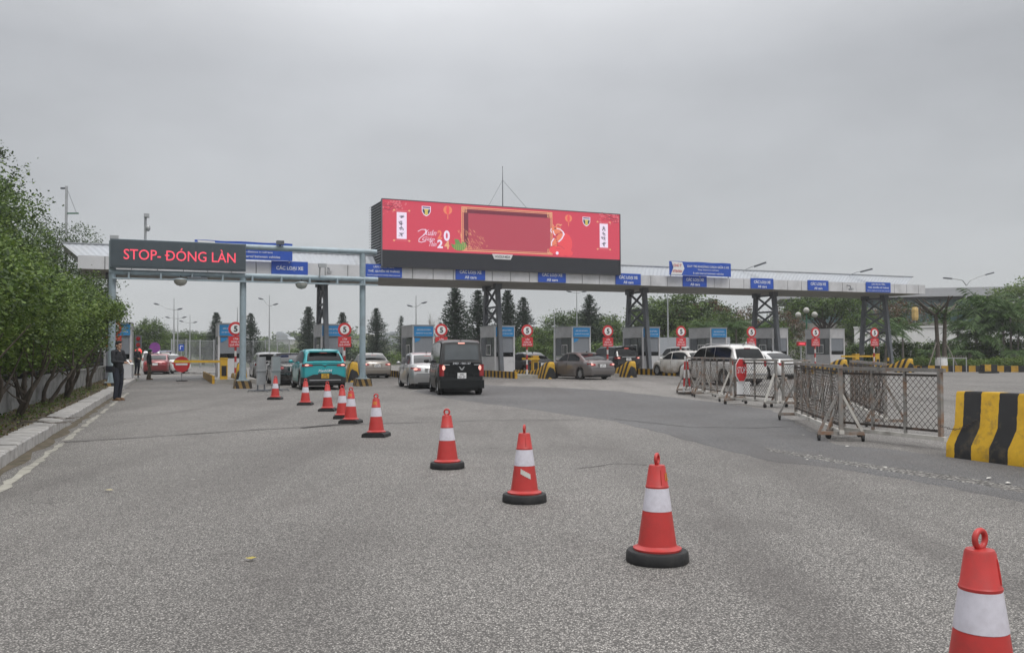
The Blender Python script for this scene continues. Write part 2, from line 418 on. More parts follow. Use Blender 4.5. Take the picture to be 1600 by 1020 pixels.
# ================================================================== GROUND
def sheet(name, pts, z, m, sub=None, jit=0.0, parent=None, kind='structure'):
    pts = [Vector((p[0], p[1])) for p in pts]
    if sub:
        q = []
        for i, a in enumerate(pts):
            b = pts[(i + 1) % len(pts)]; k = max(1, int((b - a).length / sub))
            for j in range(k):
                p = a.lerp(b, j / k)
                if j: p = p + Vector((rnd.uniform(-jit, jit), rnd.uniform(-jit, jit)))
                q.append(p)
        pts = q
    mb = MB(); mb.add([(p.x, p.y, z) for p in pts], [tuple(range(len(pts)))])
    me_o = obj(name, mb, m, parent)
    b = bmesh.new(); b.from_mesh(me_o.data); bmesh.ops.triangulate(b, faces=b.faces)
    for f in b.faces:
        if f.normal.z < 0: f.normal_flip()
    if z > .003 and sub:                      # feather the rim down to the road below
        ar = sum(p.x * q_.y - q_.x * p.y for p, q_ in zip(pts, pts[1:] + pts[:1])); sg = 1 if ar > 0 else -1
        b.verts.ensure_lookup_table(); n = len(pts); rim = []
        for i in range(n):
            tg = (pts[(i + 1) % n] - pts[i - 1]).normalized(); o_ = Vector((tg.y, -tg.x)) * sg * .05
            rim.append(b.verts.new((pts[i].x + o_.x, pts[i].y + o_.y, .001)))
        top_ = [v for v in b.verts if v.co.z > .0015]; key = {(round(v.co.x, 4), round(v.co.y, 4)): v for v in top_}
        tv = [key.get((round(p.x, 4), round(p.y, 4))) for p in pts]
        for i in range(n):
            a_, c_ = tv[i], tv[(i + 1) % n]
            if a_ and c_ and a_ != c_:
                f = b.faces.new((a_, rim[i], rim[(i + 1) % n], c_)); f.normal_update()
                if f.normal.z < 0: f.normal_flip()
    b.to_mesh(me_o.data); b.free()
    if kind: me_o['kind'] = kind
    return me_o
sheet('ground', [(-900, -60), (900, -60), (900, 1200), (-900, 1200)], -.012, M['field'])

KA = math.atan(.372)                                   # heading of the kerb on the near side street
def kerbp(Y, off=0.0, z=0.0):                          # point on the kerb foot line, off = metres to its left
    return Vector((-6.5 - .372 * (Y - 11.4) - off * math.cos(KA), Y - off * math.sin(KA), z))
KD = Vector((-math.sin(KA), math.cos(KA), 0))
r0 = kerbp(-12); r1 = kerbp(52)
far = [LW(-34, 40), LW(-20, 75), LW(60, 75)]
road = sheet('road', [r0, (30, -12), (70, 20), LW(70, 13), LW(34, 13), LW(34, 60), LW(-12, 60), LW(-30, 70), (-60, 100), (-62, 88), (-36, 60), r1], 0, M['asphalt'])
def G2(*pp): return [gp(x, y) for x, y in pp]
sheet('road_patch', G2((648, 611), (700, 622), (830, 639), (960, 657), (1090, 690), (1218, 722), (1310, 731), (1420, 748), (1640, 790), (1640, 735),
      (1470, 712), (1300, 694), (1238, 660), (1205, 641), (1130, 630), (1060, 622), (960, 611), (880, 606), (790, 603), (700, 598)), .008, M['asphalt_dark'], .3, .05)
sheet('road_patch', G2((300, 587), (352, 587), (352, 592), (240, 592)), .004, M['asphalt_dark'], 1.0, .15)
sheet('road_patch', G2((770, 604), (880, 607), (960, 612), (1060, 623), (1128, 631), (1200, 642), (1236, 650), (1262, 632), (1190, 612), (1060, 603), (1000, 595), (880, 596), (800, 597)), .004, M['asphalt_pale'], .8, .12)
# rough strip left by milling, beside the mesh barriers
ws = G2((1195, 700), (1290, 716), (1400, 732), (1500, 746), (1640, 769)); we = G2((1640, 777), (1500, 753), (1400, 738), (1290, 721), (1200, 704))
sheet('worn_strip', ws + we, .012, M['gravel'], .25, .035)
# long joint across the street
def strip(name, pts, wd, z, m, jit=.012, step=.35):
    P = []
    for a, b in zip(pts, pts[1:]):
        k = max(1, int((b - a).length / step))
        P += [a.lerp(b, i / k) for i in range(k)]
    P.append(pts[-1]); mb = MB(); L, Rr = [], []
    for i, p in enumerate(P):
        t = (P[min(i + 1, len(P) - 1)] - P[max(i - 1, 0)]).normalized(); n = Vector((-t.y, t.x, 0))
        h = wd * rnd.uniform(.35, 1.0) / 2; o = n * rnd.uniform(-jit, jit)
        L.append(Vector((p.x, p.y, z)) + n * h + o); Rr.append(Vector((p.x, p.y, z)) - n * h + o)
    k = len(P)
    mb.add(L + Rr, [(i, i + k, i + 1 + k, i + 1) for i in range(k - 1)])
    return obj(name, mb, m, kind='structure')
strip('road_joint', G2((100, 691), (200, 685), (395, 672), (560, 663), (760, 657), (905, 656)), .075, .012, M['crack'])
strip('road_crack', G2((470, 669), (520, 664), (560, 662)), .16, .0125, M['crack'], .02)
strip('road_crack', G2((960, 655), (1080, 668), (1180, 669), (1240, 667)), .05, .0125, M['crack'], .04)
strip('road_crack', G2((900, 733), (960, 724), (1010, 727)), .03, .0045, M['crack'], .03)
# painted edge line, broken up
lm = mat('worn_road_paint', (.34, .325, .28), .85, var=.2, dirt=(.13, .122, .115), damt=1.0, dscale=5)
for a, b in ((2, 14.6), (15.1, 17.5), (18.0, 21.4), (22, 24.0), (25, 33.5)):
    strip('edge_line', [kerbp(a, -.34), kerbp((a + b) / 2, -.32), kerbp(b, -.34)], .15, .004, lm, .02, .25)
# gutter silt
strip('gutter_silt', [kerbp(-4, -.07), kerbp(10, -.07), kerbp(24, -.07), kerbp(34, -.06)], .3, .003, M['soil'], .05, .5)
# kerb: bed + single stones
bed = MB(); bed.add([kerbp(-6, .02), kerbp(50, .02), kerbp(50, .40), kerbp(-6, .40)], [(0, 1, 2, 3)])
kerb = obj('kerb', MB().prism([(-.39, 0), (-.02, 0), (-.02, .15), (-.39, .15)], 0, 58), M['concrete'], loc=kerbp(-6), rz=KA, kind='structure')
stones = []
def kerbstone(ln, seed):
    r = random.Random(seed); mb = MB(); ch = .02
    pf = [(-.42, 0), (0, 0), (0, .185 - ch), (-ch, .185), (-.42, .19)]
    n = 4; rows = []
    for i in range(n + 1):
        y = ln * i / n; j = .004 if 0 < i < n else .0
        rows.append([Vector((x + r.uniform(-.006, .006) - (.006 if i in (0, n) and k in (2, 3) else 0), y, z + r.uniform(-.005, .005) * (z > .1))) for k, (x, z) in enumerate(pf)])
    vs = [v for rw in rows for v in rw]; m = len(pf)
    mb.add(vs, [(i * m + k, i * m + (k + 1) % m, (i + 1) * m + (k + 1) % m, (i + 1) * m + k) for i in range(n) for k in range(m)] + [tuple(range(m)), tuple(n * m + k for k in range(m))])
    return mb
kmesh = [obj('kerb_stone', kerbstone(.985, i), M['kerb'], kerb) for i in range(5)]
for i, o in enumerate(kmesh): o.location = (0, i * 1.0, 0)
for i in range(5, 57):
    o = kmesh[i % 5].copy(); COL.objects.link(o); o.parent = kerb
    o.location = (rnd.uniform(-.008, .008), i * 1.0 + rnd.uniform(-.005, .005), rnd.uniform(-.008, .006)); o.rotation_euler = (rnd.uniform(-.006, .006), rnd.uniform(-.01, .01), rnd.uniform(-.008, .008))
# planted verge behind the kerb
vg = MB(); nx, ny = 6, 56
vs = []
for j in range(ny):
    for i in range(nx):
        y = -6 + j * 58 / (ny - 1); x = .40 + 1.0 * i / (nx - 1)
        p = kerbp(y, x); p.z = .15 + .07 * math.sin(math.pi * i / (nx - 1)) + rnd.uniform(-.025, .025); vs.append(p)
vg.add(vs, [(j * nx + i, j * nx + i + 1, (j + 1) * nx + i + 1, (j + 1) * nx + i) for j in range(ny - 1) for i in range(nx - 1)])
obj('verge', vg, M['soil'], smooth=60, kind='structure')
# garden ground behind the wall
sheet('garden_ground', [kerbp(-10, 1.5), kerbp(56, 1.5), kerbp(60, 40), kerbp(-10, 40)], .02, M['soil'])

# ------------------------------------------------------------------ old whitewashed wall with iron railing
wl = thing('boundary_wall', 'low stained whitewashed wall with a black iron railing behind the shrubs', 'wall', kerbp(2, 1.42), KA)
for i in range(16):
    y0 = i * 3.0
    mb = MB(); mb.box((-.11, y0 + 1.5, .40), (.2, 2.985, .80)); obj('wall_panel', mb, M['oldwall'], wl)
    mb = MB(); mb.box((-.11, y0 + 1.5, .835), (.27, 2.985, .07)); obj('coping', mb, M['oldwall'], wl)
    mb = MB(); mb.box((-.11, y0 + .02, 1.22), (.06, .06, .70)); obj('railing_post', mb, M['black'], wl)
    mb = MB(); mb.box((-.11, y0 + 1.5, 1.48), (.035, 2.9, .045)); mb.box((-.11, y0 + 1.5, 1.0), (.03, 2.9, .04)); rl = obj('rail', mb, M['black'], wl)
    mb = MB()
    for k in range(20): mb.box((-.11, y0 + .14 + k * .145, 1.22), (.02, .02, .74))
    b = obj('railing_bars', mb, M['black'], wl); b['kind'] = 'stuff'

# ================================================================== TOLL ISLANDS, BARRIERS, BOOTHS, SIGNS
ISL = dict(zip('ABCDEFGHIJ', [-21.9, -16.32, -10.81, -5.45, -.26, 5.02, 10.2, 15.58, 20.85, 26.05]))
ISL['K'] = 31.2
WHO = {'A': 'beside the hedge', 'B': 'under the red message board', 'C': 'beside the teal car', 'D': 'beside the black van', 'E': 'between the black van and the grey sedan',
       'F': 'beside the black off-roader', 'G': 'by the dusty white hatchback', 'H': 'behind the white people carrier', 'I': 'by the white sedan', 'J': 'next to the palms', 'K': 'at the far end'}
isl_m = mat('island_concrete', (.32, .31, .29), .85, var=.15, dirt=(.12, .11, .1), damt=.5)
def nose_barrier(hmax):
    mb = MB(); rows = []
    for y, h, hw in ((5.6, .42, .14), (4, .42, .14), (2.6, .44, .15), (1.6, .60, .17), (.75, .92, .22), (.25, 1.0, .24), (.06, .97, .2), (0, .86, .13)):
        h *= hmax
        rows.append([Vector((-hw * 1.25, y, 0)), Vector((-hw, y, h * .55)), Vector((-hw * .8, y, h * .93)), Vector((-hw * .5, y, h)), Vector((hw * .5, y, h)), Vector((hw * .8, y, h * .93)), Vector((hw, y, h * .55)), Vector((hw * 1.25, y, 0))])
    m = 8; vs = [v for r in rows for v in r]
    mb.add(vs, [(i * m + k, i * m + (k + 1) % m, (i + 1) * m + (k + 1) % m, (i + 1) * m + k) for i in range(len(rows) - 1) for k in range(m)] + [tuple(range(m)), tuple((len(rows) - 1) * m + k for k in range(m))])
    return mb
def disc(mb, r, y, n=28, cz=0.0, th=.02): return mb.lathe([(r, 0), (r, th)], n, Matrix.Translation((0, y, cz)) @ Matrix.Rotation(R(90), 4, 'X'))
def speed_sign(key, s):
    q = LW(s, 2.6)
    t = thing('speed_sign', 'round 5 speed sign over a red plate, ' + WHO[key], 'traffic sign', (q.x, q.y, .2), B_, 'speed signs on the toll islands')
    obj('pole', MB().tube((0, 0, 0), (0, 0, 2.2), .055, n=10), M['rw'], t, smooth=40)
    obj('backing', disc(MB(), .355, -.055, 28, 2.50, .03), M['red'], t, smooth=30)
    f = obj('disc', disc(MB(), .238, -.09, 28, 2.50, .012), M['white'], t, smooth=30)
    lettering('5', .185, .30, (0, -.108, 2.50), M['textblack'], f, .035)
    p = obj('plate', MB().box((0, -.075, 1.86), (.68, .025, .54)), M['red'], t)
    lettering('CẤM', .24, .12, (0, -.091, 2.02), M['text'], p); lettering('DỪNG XE', .44, .11, (0, -.091, 1.86), M['text'], p); lettering('QUÁ 3 PHÚT', .58, .115, (0, -.091, 1.70), M['text'], p)
    return t
def booth(key, s):
    q = LW(s, 6.2)
    t = thing('toll_booth', BOOTHS[key], 'booth', (q.x, q.y, .2), B_, 'toll booths')
    W, D, Hh = 1.32, 2.7, 2.85
    obj('wall', MB().box((0, D / 2, .5), (W - .06, D - .06, 1.0)), M['panel'], t)
    obj('header', MB().box((0, D / 2, 2.52), (W - .02, D - .02, .66)), M['panel'], t)
    for x in (-1, 1):
        for y in (0, 1): obj('corner_post', MB().box((x * (W / 2 - .05), .05 + y * (D - .1), Hh / 2), (.1, .1, Hh)), M['panel'], t)
    obj('roof', MB().box((0, D / 2, Hh + .03), (W + .06, D + .06, .06)), M['galv'], t)
    sh = MB()
    for k in range(9): sh.box((0, .055, 2.12 - k * .10), (W - .22, .012 + .008 * (k % 2), .098))
    obj('roller_shutter', sh, mat_shutter, t)
    obj('counter_window', MB().box((0, .06, 1.14), (W - .22, .02, .24)), M['glass'], t)
    obj('inner_wall', MB().box((.1, D / 2 + .1, 1.6), (W - .5, D - .5, 1.15)), M['steeldark'], t)
    for y0, y1, m in ((.16, .62, 'glassgrey'), (.72, 1.6, 'glassgrey'), (1.7, 2.54, 'steeldark')):
        wf = MB(); x = -W / 2 + .03
        o = obj('side_window', MB().box((x, (y0 + y1) / 2, 1.6), (.02, y1 - y0, 1.12)), M[m], t)
        if y0 == .72:
            fr = MB()
            for (a, b) in ((.76, 1.26), (1.26, 1.56)):
                for zz in (1.12, 1.72): fr.box((x - .015, (a + b) / 2, zz), (.03, b - a, .05))
                for yy in (a, b): fr.box((x - .016, yy, 1.42), (.032, .045, .65))
            obj('sash', fr, M['white'], o)
    obj('side_panel', MB().box((W / 2 - .03, D / 2, 1.6), (.03, D - .2, 1.2)), M['panel'], t)
    if key not in 'IJ':
        b = obj('header_board', MB().box((0, -.03, 2.52), (W - .16, .05, .58)), M['skyblue'], t)
        lettering('KÍNH CHÀO QUÝ KHÁCH', W - .5, .12, (0, -.058, 2.62), M['text'], b); lettering('XIN MỜI LẤY VÉ QUA TRẠM', W - .36, .11, (0, -.058, 2.42), M['text'], b)
        if key in 'BDF': obj('sticker', MB().add([(-.52, .03, 2.14), (-.15, .03, 2.14), (-.25, .03, 1.98), (-.52, .03, 1.86)], [(0, 1, 2, 3)]), M['skyblue'], t)
    return t
mat_shutter = mat('grey_shutter', (.26, .28, .31), .5, .2, var=.05)
BOOTHS = {'A': 'grey toll booth with blue header half hidden by the message board post', 'B': 'narrow view of a blue headed toll booth under the red message board', 'C': 'blue headed toll booth above the teal car',
          'D': 'blue headed grey toll booth above the silver sedan beside the van', 'E': 'blue headed toll booth standing inside the lattice trestle beyond the black van', 'F': 'blue headed toll booth above the roof of the grey sedan',
          'G': 'blue headed toll booth inside the trestle above the black off-roader', 'H': 'blue headed toll booth above the white people carrier', 'I': 'plain grey toll booth inside the trestle behind the white people carrier',
          'J': 'plain grey toll booth with roof pipe nearest the palms'}
for k, s in ISL.items():
    q = LW(s, .35)
    if k != 'A':
        mb = MB(); mb.prism([(-1.05, 0), (1.05, 0), (1.0, .2), (-1.0, .2)], 1.2, 13.5)
        io = obj('toll_island', mb, isl_m, loc=q, rz=B_, kind='structure')
        obj('striped_kerb', MB().box((-1.10, 7.2, .19), (.12, 12.2, .38)), M['yb'], io)
        q2 = LW(s + (.45 if k in 'DEFGHI' else 1.0 if k == 'J' else .1), {'B': -.2, 'C': .3, 'E': 0}.get(k, .2))
        if k == 'K': continue
        b = obj('crash_barrier', nose_barrier(.95 if k not in 'BC' else 1.05), [M['ybnose']], loc=(q2.x, q2.y, 0), rz=B_, smooth=50)
        tag(b, 'striped concrete crash nose of the toll island ' + WHO[k], 'barrier', 'striped noses of the toll islands')
    if k != 'K': speed_sign(k, s); booth(k, s)
# small striped bollards on the island shoulders
bol_m = [M['yellow'], M['black']]
def bollard(px, py, label):
    q = gp(px, py, .2)
    t = thing('bollard', label, 'bollard', q, B_, 'short yellow bollards on the toll islands')
    obj('post', MB().tube((0, 0, 0), (0, 0, .78), .075, n=10), M['yellow'], t, smooth=40)
    obj('band', MB().tube((0, 0, .36), (0, 0, .55), .079, n=10), M['black'], t, smooth=40)
for px, py, lb in ((787, 581, 'short yellow bollard at the foot of the trestle beyond the black van'), (799, 581, 'short yellow bollard between two trestle legs and the black sedan'), (884, 582, 'short yellow bollard beside the grey sedan bonnet'),
                   (1008, 578, 'short yellow bollard with black band by the trestle near the dusty hatchback'), (1388, 576, 'short yellow bollard beside the last trestle leg near the palms')):
    bollard(px, py, lb)

# boom gates: yellow housing with an arm
def boom(name, label, s, d, arm, up=False, mirror=1):
    q = LW(s, d)
    t = thing('boom_gate', label, 'gate', (q.x, q.y, .2 if s > -20 else 0), A_, 'yellow boom gates')
    obj('housing', MB().box((0, 0, .5), (.34, .3, 1.0)), M['yellow'], t)
    obj('cap', MB().box((0, 0, 1.03), (.38, .34, .06)), M['yellow'], t)
    obj('door', MB().box((0, -.155, .42), (.24, .012, .5)), M['black'], t)
    obj('arm', MB().bar((-.2 * mirror, -.2, .88), (arm * mirror, -.2, .9), .07, .12), M['yellow'], t)
    return t
boom('b', 'closed yellow boom gate beyond the no entry disc', ISL['B'] - .6, 1.9, -2.3)
boom('b', 'yellow boom gate housing beside the white sedan', ISL['J'] - .9, 3.4, -1.5)
boom('b', 'yellow boom gate beside the last speed sign near the palms', ISL['K'] - 3.4, 4.2, -2.6)
boom('b', 'yellow boom gate partly behind the black sedan', ISL['E'] + .75, 3.2, .9, mirror=-1)
# no entry disc on the closed boom
q = LW(ISL['B'] - 3.2, 1.55); q = at(284, 569, 48)
t = thing('no_entry_sign', 'large red no entry disc in front of the small white car', 'traffic sign', (q.x, q.y, 0), R(12))
obj('disc', disc(MB(), .42, -.02, 32, q.z, .03), M['red'], t, smooth=30)
obj('white_bar', MB().box((0, -.06, q.z), (.60, .012, .10)), M['white'], t)
obj('post', MB().tube((0, .04, 0), (0, .04, q.z), .03, n=8), M['galv'], t, smooth=40)
obj('foot', MB().box((0, .04, .03), (.5, .5, .06)), M['black'], t)

# ================================================================== CANOPY
S0, S1, DF, DR = -23.65, 32.94, 4.4, 10.3
Zb, Zt = 5.65, 6.31
org = LW(0, DF)
can = thing('toll_canopy', 'long grey clad toll canopy on lattice trestles spanning all lanes', 'canopy', org, A_)
depth = DR - DF
x = S0; edges = [S0]
rp = random.Random(3)
while x < S1 - 1.6:
    x += rp.choice((1.18, 1.22, 1.2, 1.24)); edges.append(x)
edges.append(S1)
for a, b in zip(edges, edges[1:]):
    j = rp.uniform(-.006, .006)
    obj('fascia_panel', MB().box(((a + b) / 2, .03 + j, (Zb + Zt) / 2), (b - a - .035, .06, Zt - Zb)), M['panel'], can)
obj('fascia_backing', MB().box(((S0 + S1) / 2, .16, (Zb + Zt) / 2 + .02), (S1 - S0 - .04, .16, Zt - Zb - .06)), M['black'], can)
for sx in (S0, S1): obj('end_panel', MB().box((sx + (.03 if sx < 0 else -.03), depth / 2 + .1, (Zb + Zt) / 2), (.06, depth - .2, Zt - Zb - .01)), M['panel'], can)
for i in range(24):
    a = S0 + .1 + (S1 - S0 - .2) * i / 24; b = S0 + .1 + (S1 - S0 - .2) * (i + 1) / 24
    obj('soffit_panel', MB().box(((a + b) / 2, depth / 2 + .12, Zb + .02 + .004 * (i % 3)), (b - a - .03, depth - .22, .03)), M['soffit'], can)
obj('rear_fascia', MB().box(((S0 + S1) / 2, depth, (Zb + Zt) / 2), (S1 - S0 - .14, .06, Zt - Zb)), M['panel'], can)
# corrugated upper band, splayed outward at the top
sa0, sa1 = pl(121, 400, DF + .5)[0], pl(1416, 446, DF + .5)[0]
sb0, sb1 = pl(98, 378, DF + 1.5)[0], pl(1427, 433, DF + 1.5)[0]
ZR = pl(800, 408.5, DF + 1.5)[1] + .02
mb = MB(); n = 374; lo, hi = [], []
for i in range(n + 1):
    f = i / n; o = .0 if i % 2 else .035
    lo.append((sa0 + (sa1 - sa0) * f, .5 + o, Zt - .02)); hi.append((sb0 + (sb1 - sb0) * f, 1.5 + o, ZR))
mb.add(lo + hi, [(i, i + 1, n + 2 + i, n + 1 + i) for i in range(n)])
obj('roof_band', mb, M['corrug'], can)
mb = MB(); mb.add([(sa0, .52, Zt), (sa0, depth - .3, Zt), (sb0, depth, ZR), (sb0, 1.52, ZR), (sa1, .52, Zt), (sa1, depth - .3, Zt), (sb1, depth, ZR), (sb1, 1.52, ZR)], [(0, 1, 2, 3), (4, 5, 6, 7), (1, 5, 6, 2)])
obj('roof_side', mb, M['corrug'], can)
obj('roof_sheet', MB().box(((sb0 + sb1) / 2, depth / 2 + .75, ZR + .015), (sb1 - sb0 + .06, depth - 1.4, .04)), M['corrug'], can)
obj('roof_edge_trim', MB().box(((sb0 + sb1) / 2, 1.5, ZR + .02), (sb1 - sb0 + .1, .06, .08)), M['galv'], can)
def trestle(s, off):
    q0 = LW(s, 0) ; rel = lambda d, z, dx=0.0: tuple(Matrix.Rotation(-A_, 3, 'Z') @ (LW(s + dx, d, z) - org))
    for k, (db, dt) in enumerate(((5.75, 6.4), (9.0, 8.4))):
        c = MB(); a, b = rel(db, .15), rel(dt, Zb + .02)
        c.bar(a, b, .24, .30)
        lg = obj('trestle_leg', c, M['steeldark'], can)
        obj('foot_plate', MB().box(Vector(rel(db, .23)), (.5, .5, .06)), M['steeldark'], lg)
        obj('cap_bracket', MB().box(Vector(rel(dt, Zb - .16)), (.42, .46, .34)), M['steeldark'], lg)
    zs = (2.6, 3.55, 4.5, 5.35)
    fy = lambda z: 5.75 + (6.4 - 5.75) * z / Zb; ry = lambda z: 9.0 + (8.4 - 9.0) * z / Zb
    for z in (3.1, 4.25, 5.42): obj('brace', MB().bar(rel(fy(z), z), rel(ry(z), z), .12), M['steeldark'], can)
    for z0, z1 in ((3.1, 4.25), (4.25, 5.42), (2.0, 3.1)):
        obj('brace', MB().bar(rel(fy(z0), z0, .01), rel(ry(z1), z1, .01), .11), M['steeldark'], can)
        obj('brace', MB().bar(rel(ry(z0), z0, -.03), rel(fy(z1), z1, -.03), .11), M['steeldark'], can)
for k in 'ACEGIK': trestle(ISL[k] - .4 if k != 'K' else ISL['K'] - .35, 0)

# two dome cameras fixed to the fascia
for s_ in (pl(1323, 452, DF)[0], pl(512, 440, DF)[0]):
    cb = obj('camera_mount', MB().bar((s_, -.03, 6.1), (s_, -.35, 6.02), .05).bar((s_, -.35, 6.02), (s_, -.35, 5.86), .04), M['steeldark'], can)
    obj('camera_body', MB().box((s_, -.42, 5.80), (.16, .34, .15)), M['galv'], cb)
# lane signs on the fascia
LANE = [(424, 481, 0, 'beside the message board, half behind the gantry beam'), (712, 758, 1, 'under the middle of the billboard above the black van'), (841, 884, 1, "under the billboard's bottom edge over the black sedan"),
        (962, 1001, 1, "at the billboard's far lower corner"), (1067, 1104, 1, 'below the blue banner on the roof'), (1173, 1208, 1, 'above the trestle behind the people carrier'), (1262, 1294, 1, 'nearest the monthly ticket sign by the palms')]
def fasc(px): return pl(px, 430, DF - .05)[0]
for a, b, two, lb in LANE:
    s0, s1 = fasc(a), fasc(b); wd = s1 - s0; p = LW((s0 + s1) / 2, DF - .06)
    t = thing('lane_sign', 'blue all vehicles lane sign ' + lb, 'sign', (p.x, p.y, Zb + .02), A_, 'blue all vehicles lane signs on the canopy')
    h = .70
    bd = obj('board', MB().box((0, .02, h / 2), (wd, .05, h)), M['blue'], t)
    lettering('CÁC LOẠI XE', wd * .74, .29, (0, -.012, .45 if two else .33), M['text'], bd, .03)
    if two: lettering('All cars', wd * .40, .17, (0, -.012, .15), M['text'], bd, .025)
for a, b, lb in ((571, 628, "under the billboard's near end"), (1353, 1391, 'at the far end above the last trestle')):
    s0, s1 = fasc(a), fasc(b); wd = s1 - s0; p = LW((s0 + s1) / 2, DF - .06)
    t = thing('lane_sign', 'blue three line monthly ticket lane sign ' + lb, 'sign', (p.x, p.y, Zb + .03), A_, 'blue monthly ticket lane signs')
    bd = obj('board', MB().box((0, .02, .35), (wd, .05, .72)), M['blue'], t)
    lettering('LÀN XE ƯU TIÊN,', wd * .56, .16, (0, -.012, .57), M['text'], bd, .02)
    lettering('THẺ, QUYỂN VÉ THÁNG', wd * .86, .18, (0, -.012, .34), M['text'], bd, .03); lettering('Lane for prepaid and monthly ticket customers', wd * .9, .1, (0, -.012, .1), M['text'], bd, .01)
# banners on the roof edge
def banner(x0, x1, zt, zb, lb, l1, d=4.05):
    s0, s1 = pl(x0, 400, d)[0], pl(x1, 400, d)[0]; wd = s1 - s0; p = LW((s0 + s1) / 2, d); h = zt - zb
    t = thing('roof_banner', lb, 'banner', (p.x, p.y, zb), A_, 'blue warning banners on the canopy roof')
    fr = MB()
    for x in (-wd / 2 + .15, 0, wd / 2 - .15): fr.box((x, .12, h / 2 - .1), (.05, .05, h)); 
    obj('frame', fr, M['galv'], t)
    mb = MB(); n = 16; pts = [(-wd / 2 + wd * i / n, .012 * math.sin(i * 1.7), 0) for i in range(n + 1)]
    mb.add([(x, y, 0) for x, y, z in pts] + [(x, y + .01, h + .012 * math.sin(i)) for i, (x, y, z) in enumerate(pts)], [(i, i + 1, n + 2 + i, n + 1 + i) for i in range(n)])
    mb.add([(x, y + .03, 0) for x, y, z in pts] + [(x, y + .04, h + .012 * math.sin(i)) for i, (x, y, z) in enumerate(pts)], [(i + 1, i, n + 1 + i, n + 2 + i) for i in range(n)])
    bd = obj('sheet', mb, M['blue'], t, fix=False)
    x0 = -wd / 2 + .08
    ar = MB().add([(x0, -.03, 0.03), (x0 + wd * .17, -.03, .03), (x0 + wd * .215, -.03, h / 2), (x0 + wd * .18, -.03, h - .04), (x0 + .05, -.03, h - .02), (x0 + wd * .04, -.03, h * .55)], [(0, 1, 2, 3, 4, 5)])
    obj('arrow_panel', ar, M['white'], bd)
    lettering('CHÚ Ý', wd * .13, h * .24, (x0 + wd * .105, -.045, h * .72), M['textred'], bd, .02, .15); lettering('ATTENTION', wd * .15, h * .17, (x0 + wd * .10, -.045, h * .28), M['textred'], bd, .02, .1)
    c = wd * .12
    lettering(l1, wd * .68, h * .21, (c, -.03, h * .70), M['text'], bd, .02); lettering('Keep distance in toll lane', wd * .34, h * .14, (c, -.03, h * .43), M['text'], bd, .01); lettering('& safe interval between vehicles', wd * .5, h * .14, (c, -.03, h * .19), M['text'], bd, .01)
banner(1046, 1142, 7.24, 6.36, 'blue and white attention banner on the canopy roof beside the billboard', 'DUY TRÌ KHOẢNG CÁCH GIỮA 2 XE')
banner(304, 457, 7.28, 6.36, 'blue and white attention banner behind the red message board', 'DUY TRÌ KHOẢNG CÁCH GIỮA 2 XE')
# ================================================================== MESSAGE BOARD GANTRY
qB = gp(379, 606.5); sB, dB = sdof(qB)
def gpl(px, py, dd=0.0): return pl(px, py, dB + dd)
sL, sC = gpl(175, 500)[0], gpl(566.5, 500)[0]
og = LW(sB, dB)
ga = thing('gantry', 'blue grey tubular steel gantry on three posts carrying the red message board', 'gantry', og, A_)
ztop, zlow = gpl(384, 386)[1], gpl(384, 431)[1]
xL, xC, xE = sL - sB, sC - sB, gpl(588, 397)[0] - sB
for x, zt in ((xL, gpl(175, 376)[1]), (0, zlow), (xC, ztop + .05)):
    p = obj('post', MB().tube((x, 0, .32), (x, 0, zt), .135, n=14), M['steel'], ga, smooth=40)
    obj('base_plate', MB().box((x, 0, .34), (.5, .5, .04)), M['steel'], p)
    for i in range(4):
        a = math.pi / 4 + i * math.pi / 2
        obj('gusset', MB().prism([(.13, .36), (.22, .36), (.13, .62)], -.008, .008, Matrix.Translation((x, 0, 0)) @ Matrix.Rotation(a, 4, 'Z')), M['steel'], p)
    if x != xL or True:
        pd = MB(); pd.prism([(-.36, 0), (.36, 0), (.31, .32), (-.31, .32)], -.34, .34, Matrix.Translation((x, 0, 0))); obj('pedestal', pd, M['ybped'], ga)
obj('upper_beam', MB().tube((xL, -.05, ztop), (xE, -.05, ztop), .12, n=12), M['steel'], ga, smooth=40)
obj('lower_beam', MB().tube((xL - .1, -.05, zlow), (xE + .05, -.05, zlow), .11, n=12), M['steel'], ga, smooth=40)
obj('cable_tray', MB().box(((xL + xE) / 2, -.22, zlow - .26), (xE - xL, .14, .06)), M['steel'], ga)
for i in range(9):
    x = xL + .6 + i * (xE - xL - 1.2) / 8
    obj('bracket', MB().box((x, -.14, zlow - .13), (.07, .22, .26)), M['steel'], ga)
obj('camera_box', MB().box((-.3 + 1.8, -.2, ztop + .22), (.3, .26, .16)).tube((1.5, -.2, ztop + .08), (1.5, -.2, ztop + .22), .03), M['steeldark'], ga)
obj('cctv_camera', MB().box((xC * .64, -.3, zlow + .52), (.34, .16, .16)).tube((xC * .62, -.2, zlow), (xC * .62, -.28, zlow + .5), .035), M['galv'], ga)
obj('pole_camera', MB().tube((xL * .76, .05, ztop), (xL * .76, .05, ztop + 1.05), .05).box((xL * .76 + .04, -.05, ztop + 1.1), (.2, .3, .14)).ell((xL * .76 + .1, -.05, ztop + .6), (.09, .09, .14)), M['galv'], ga, smooth=40)
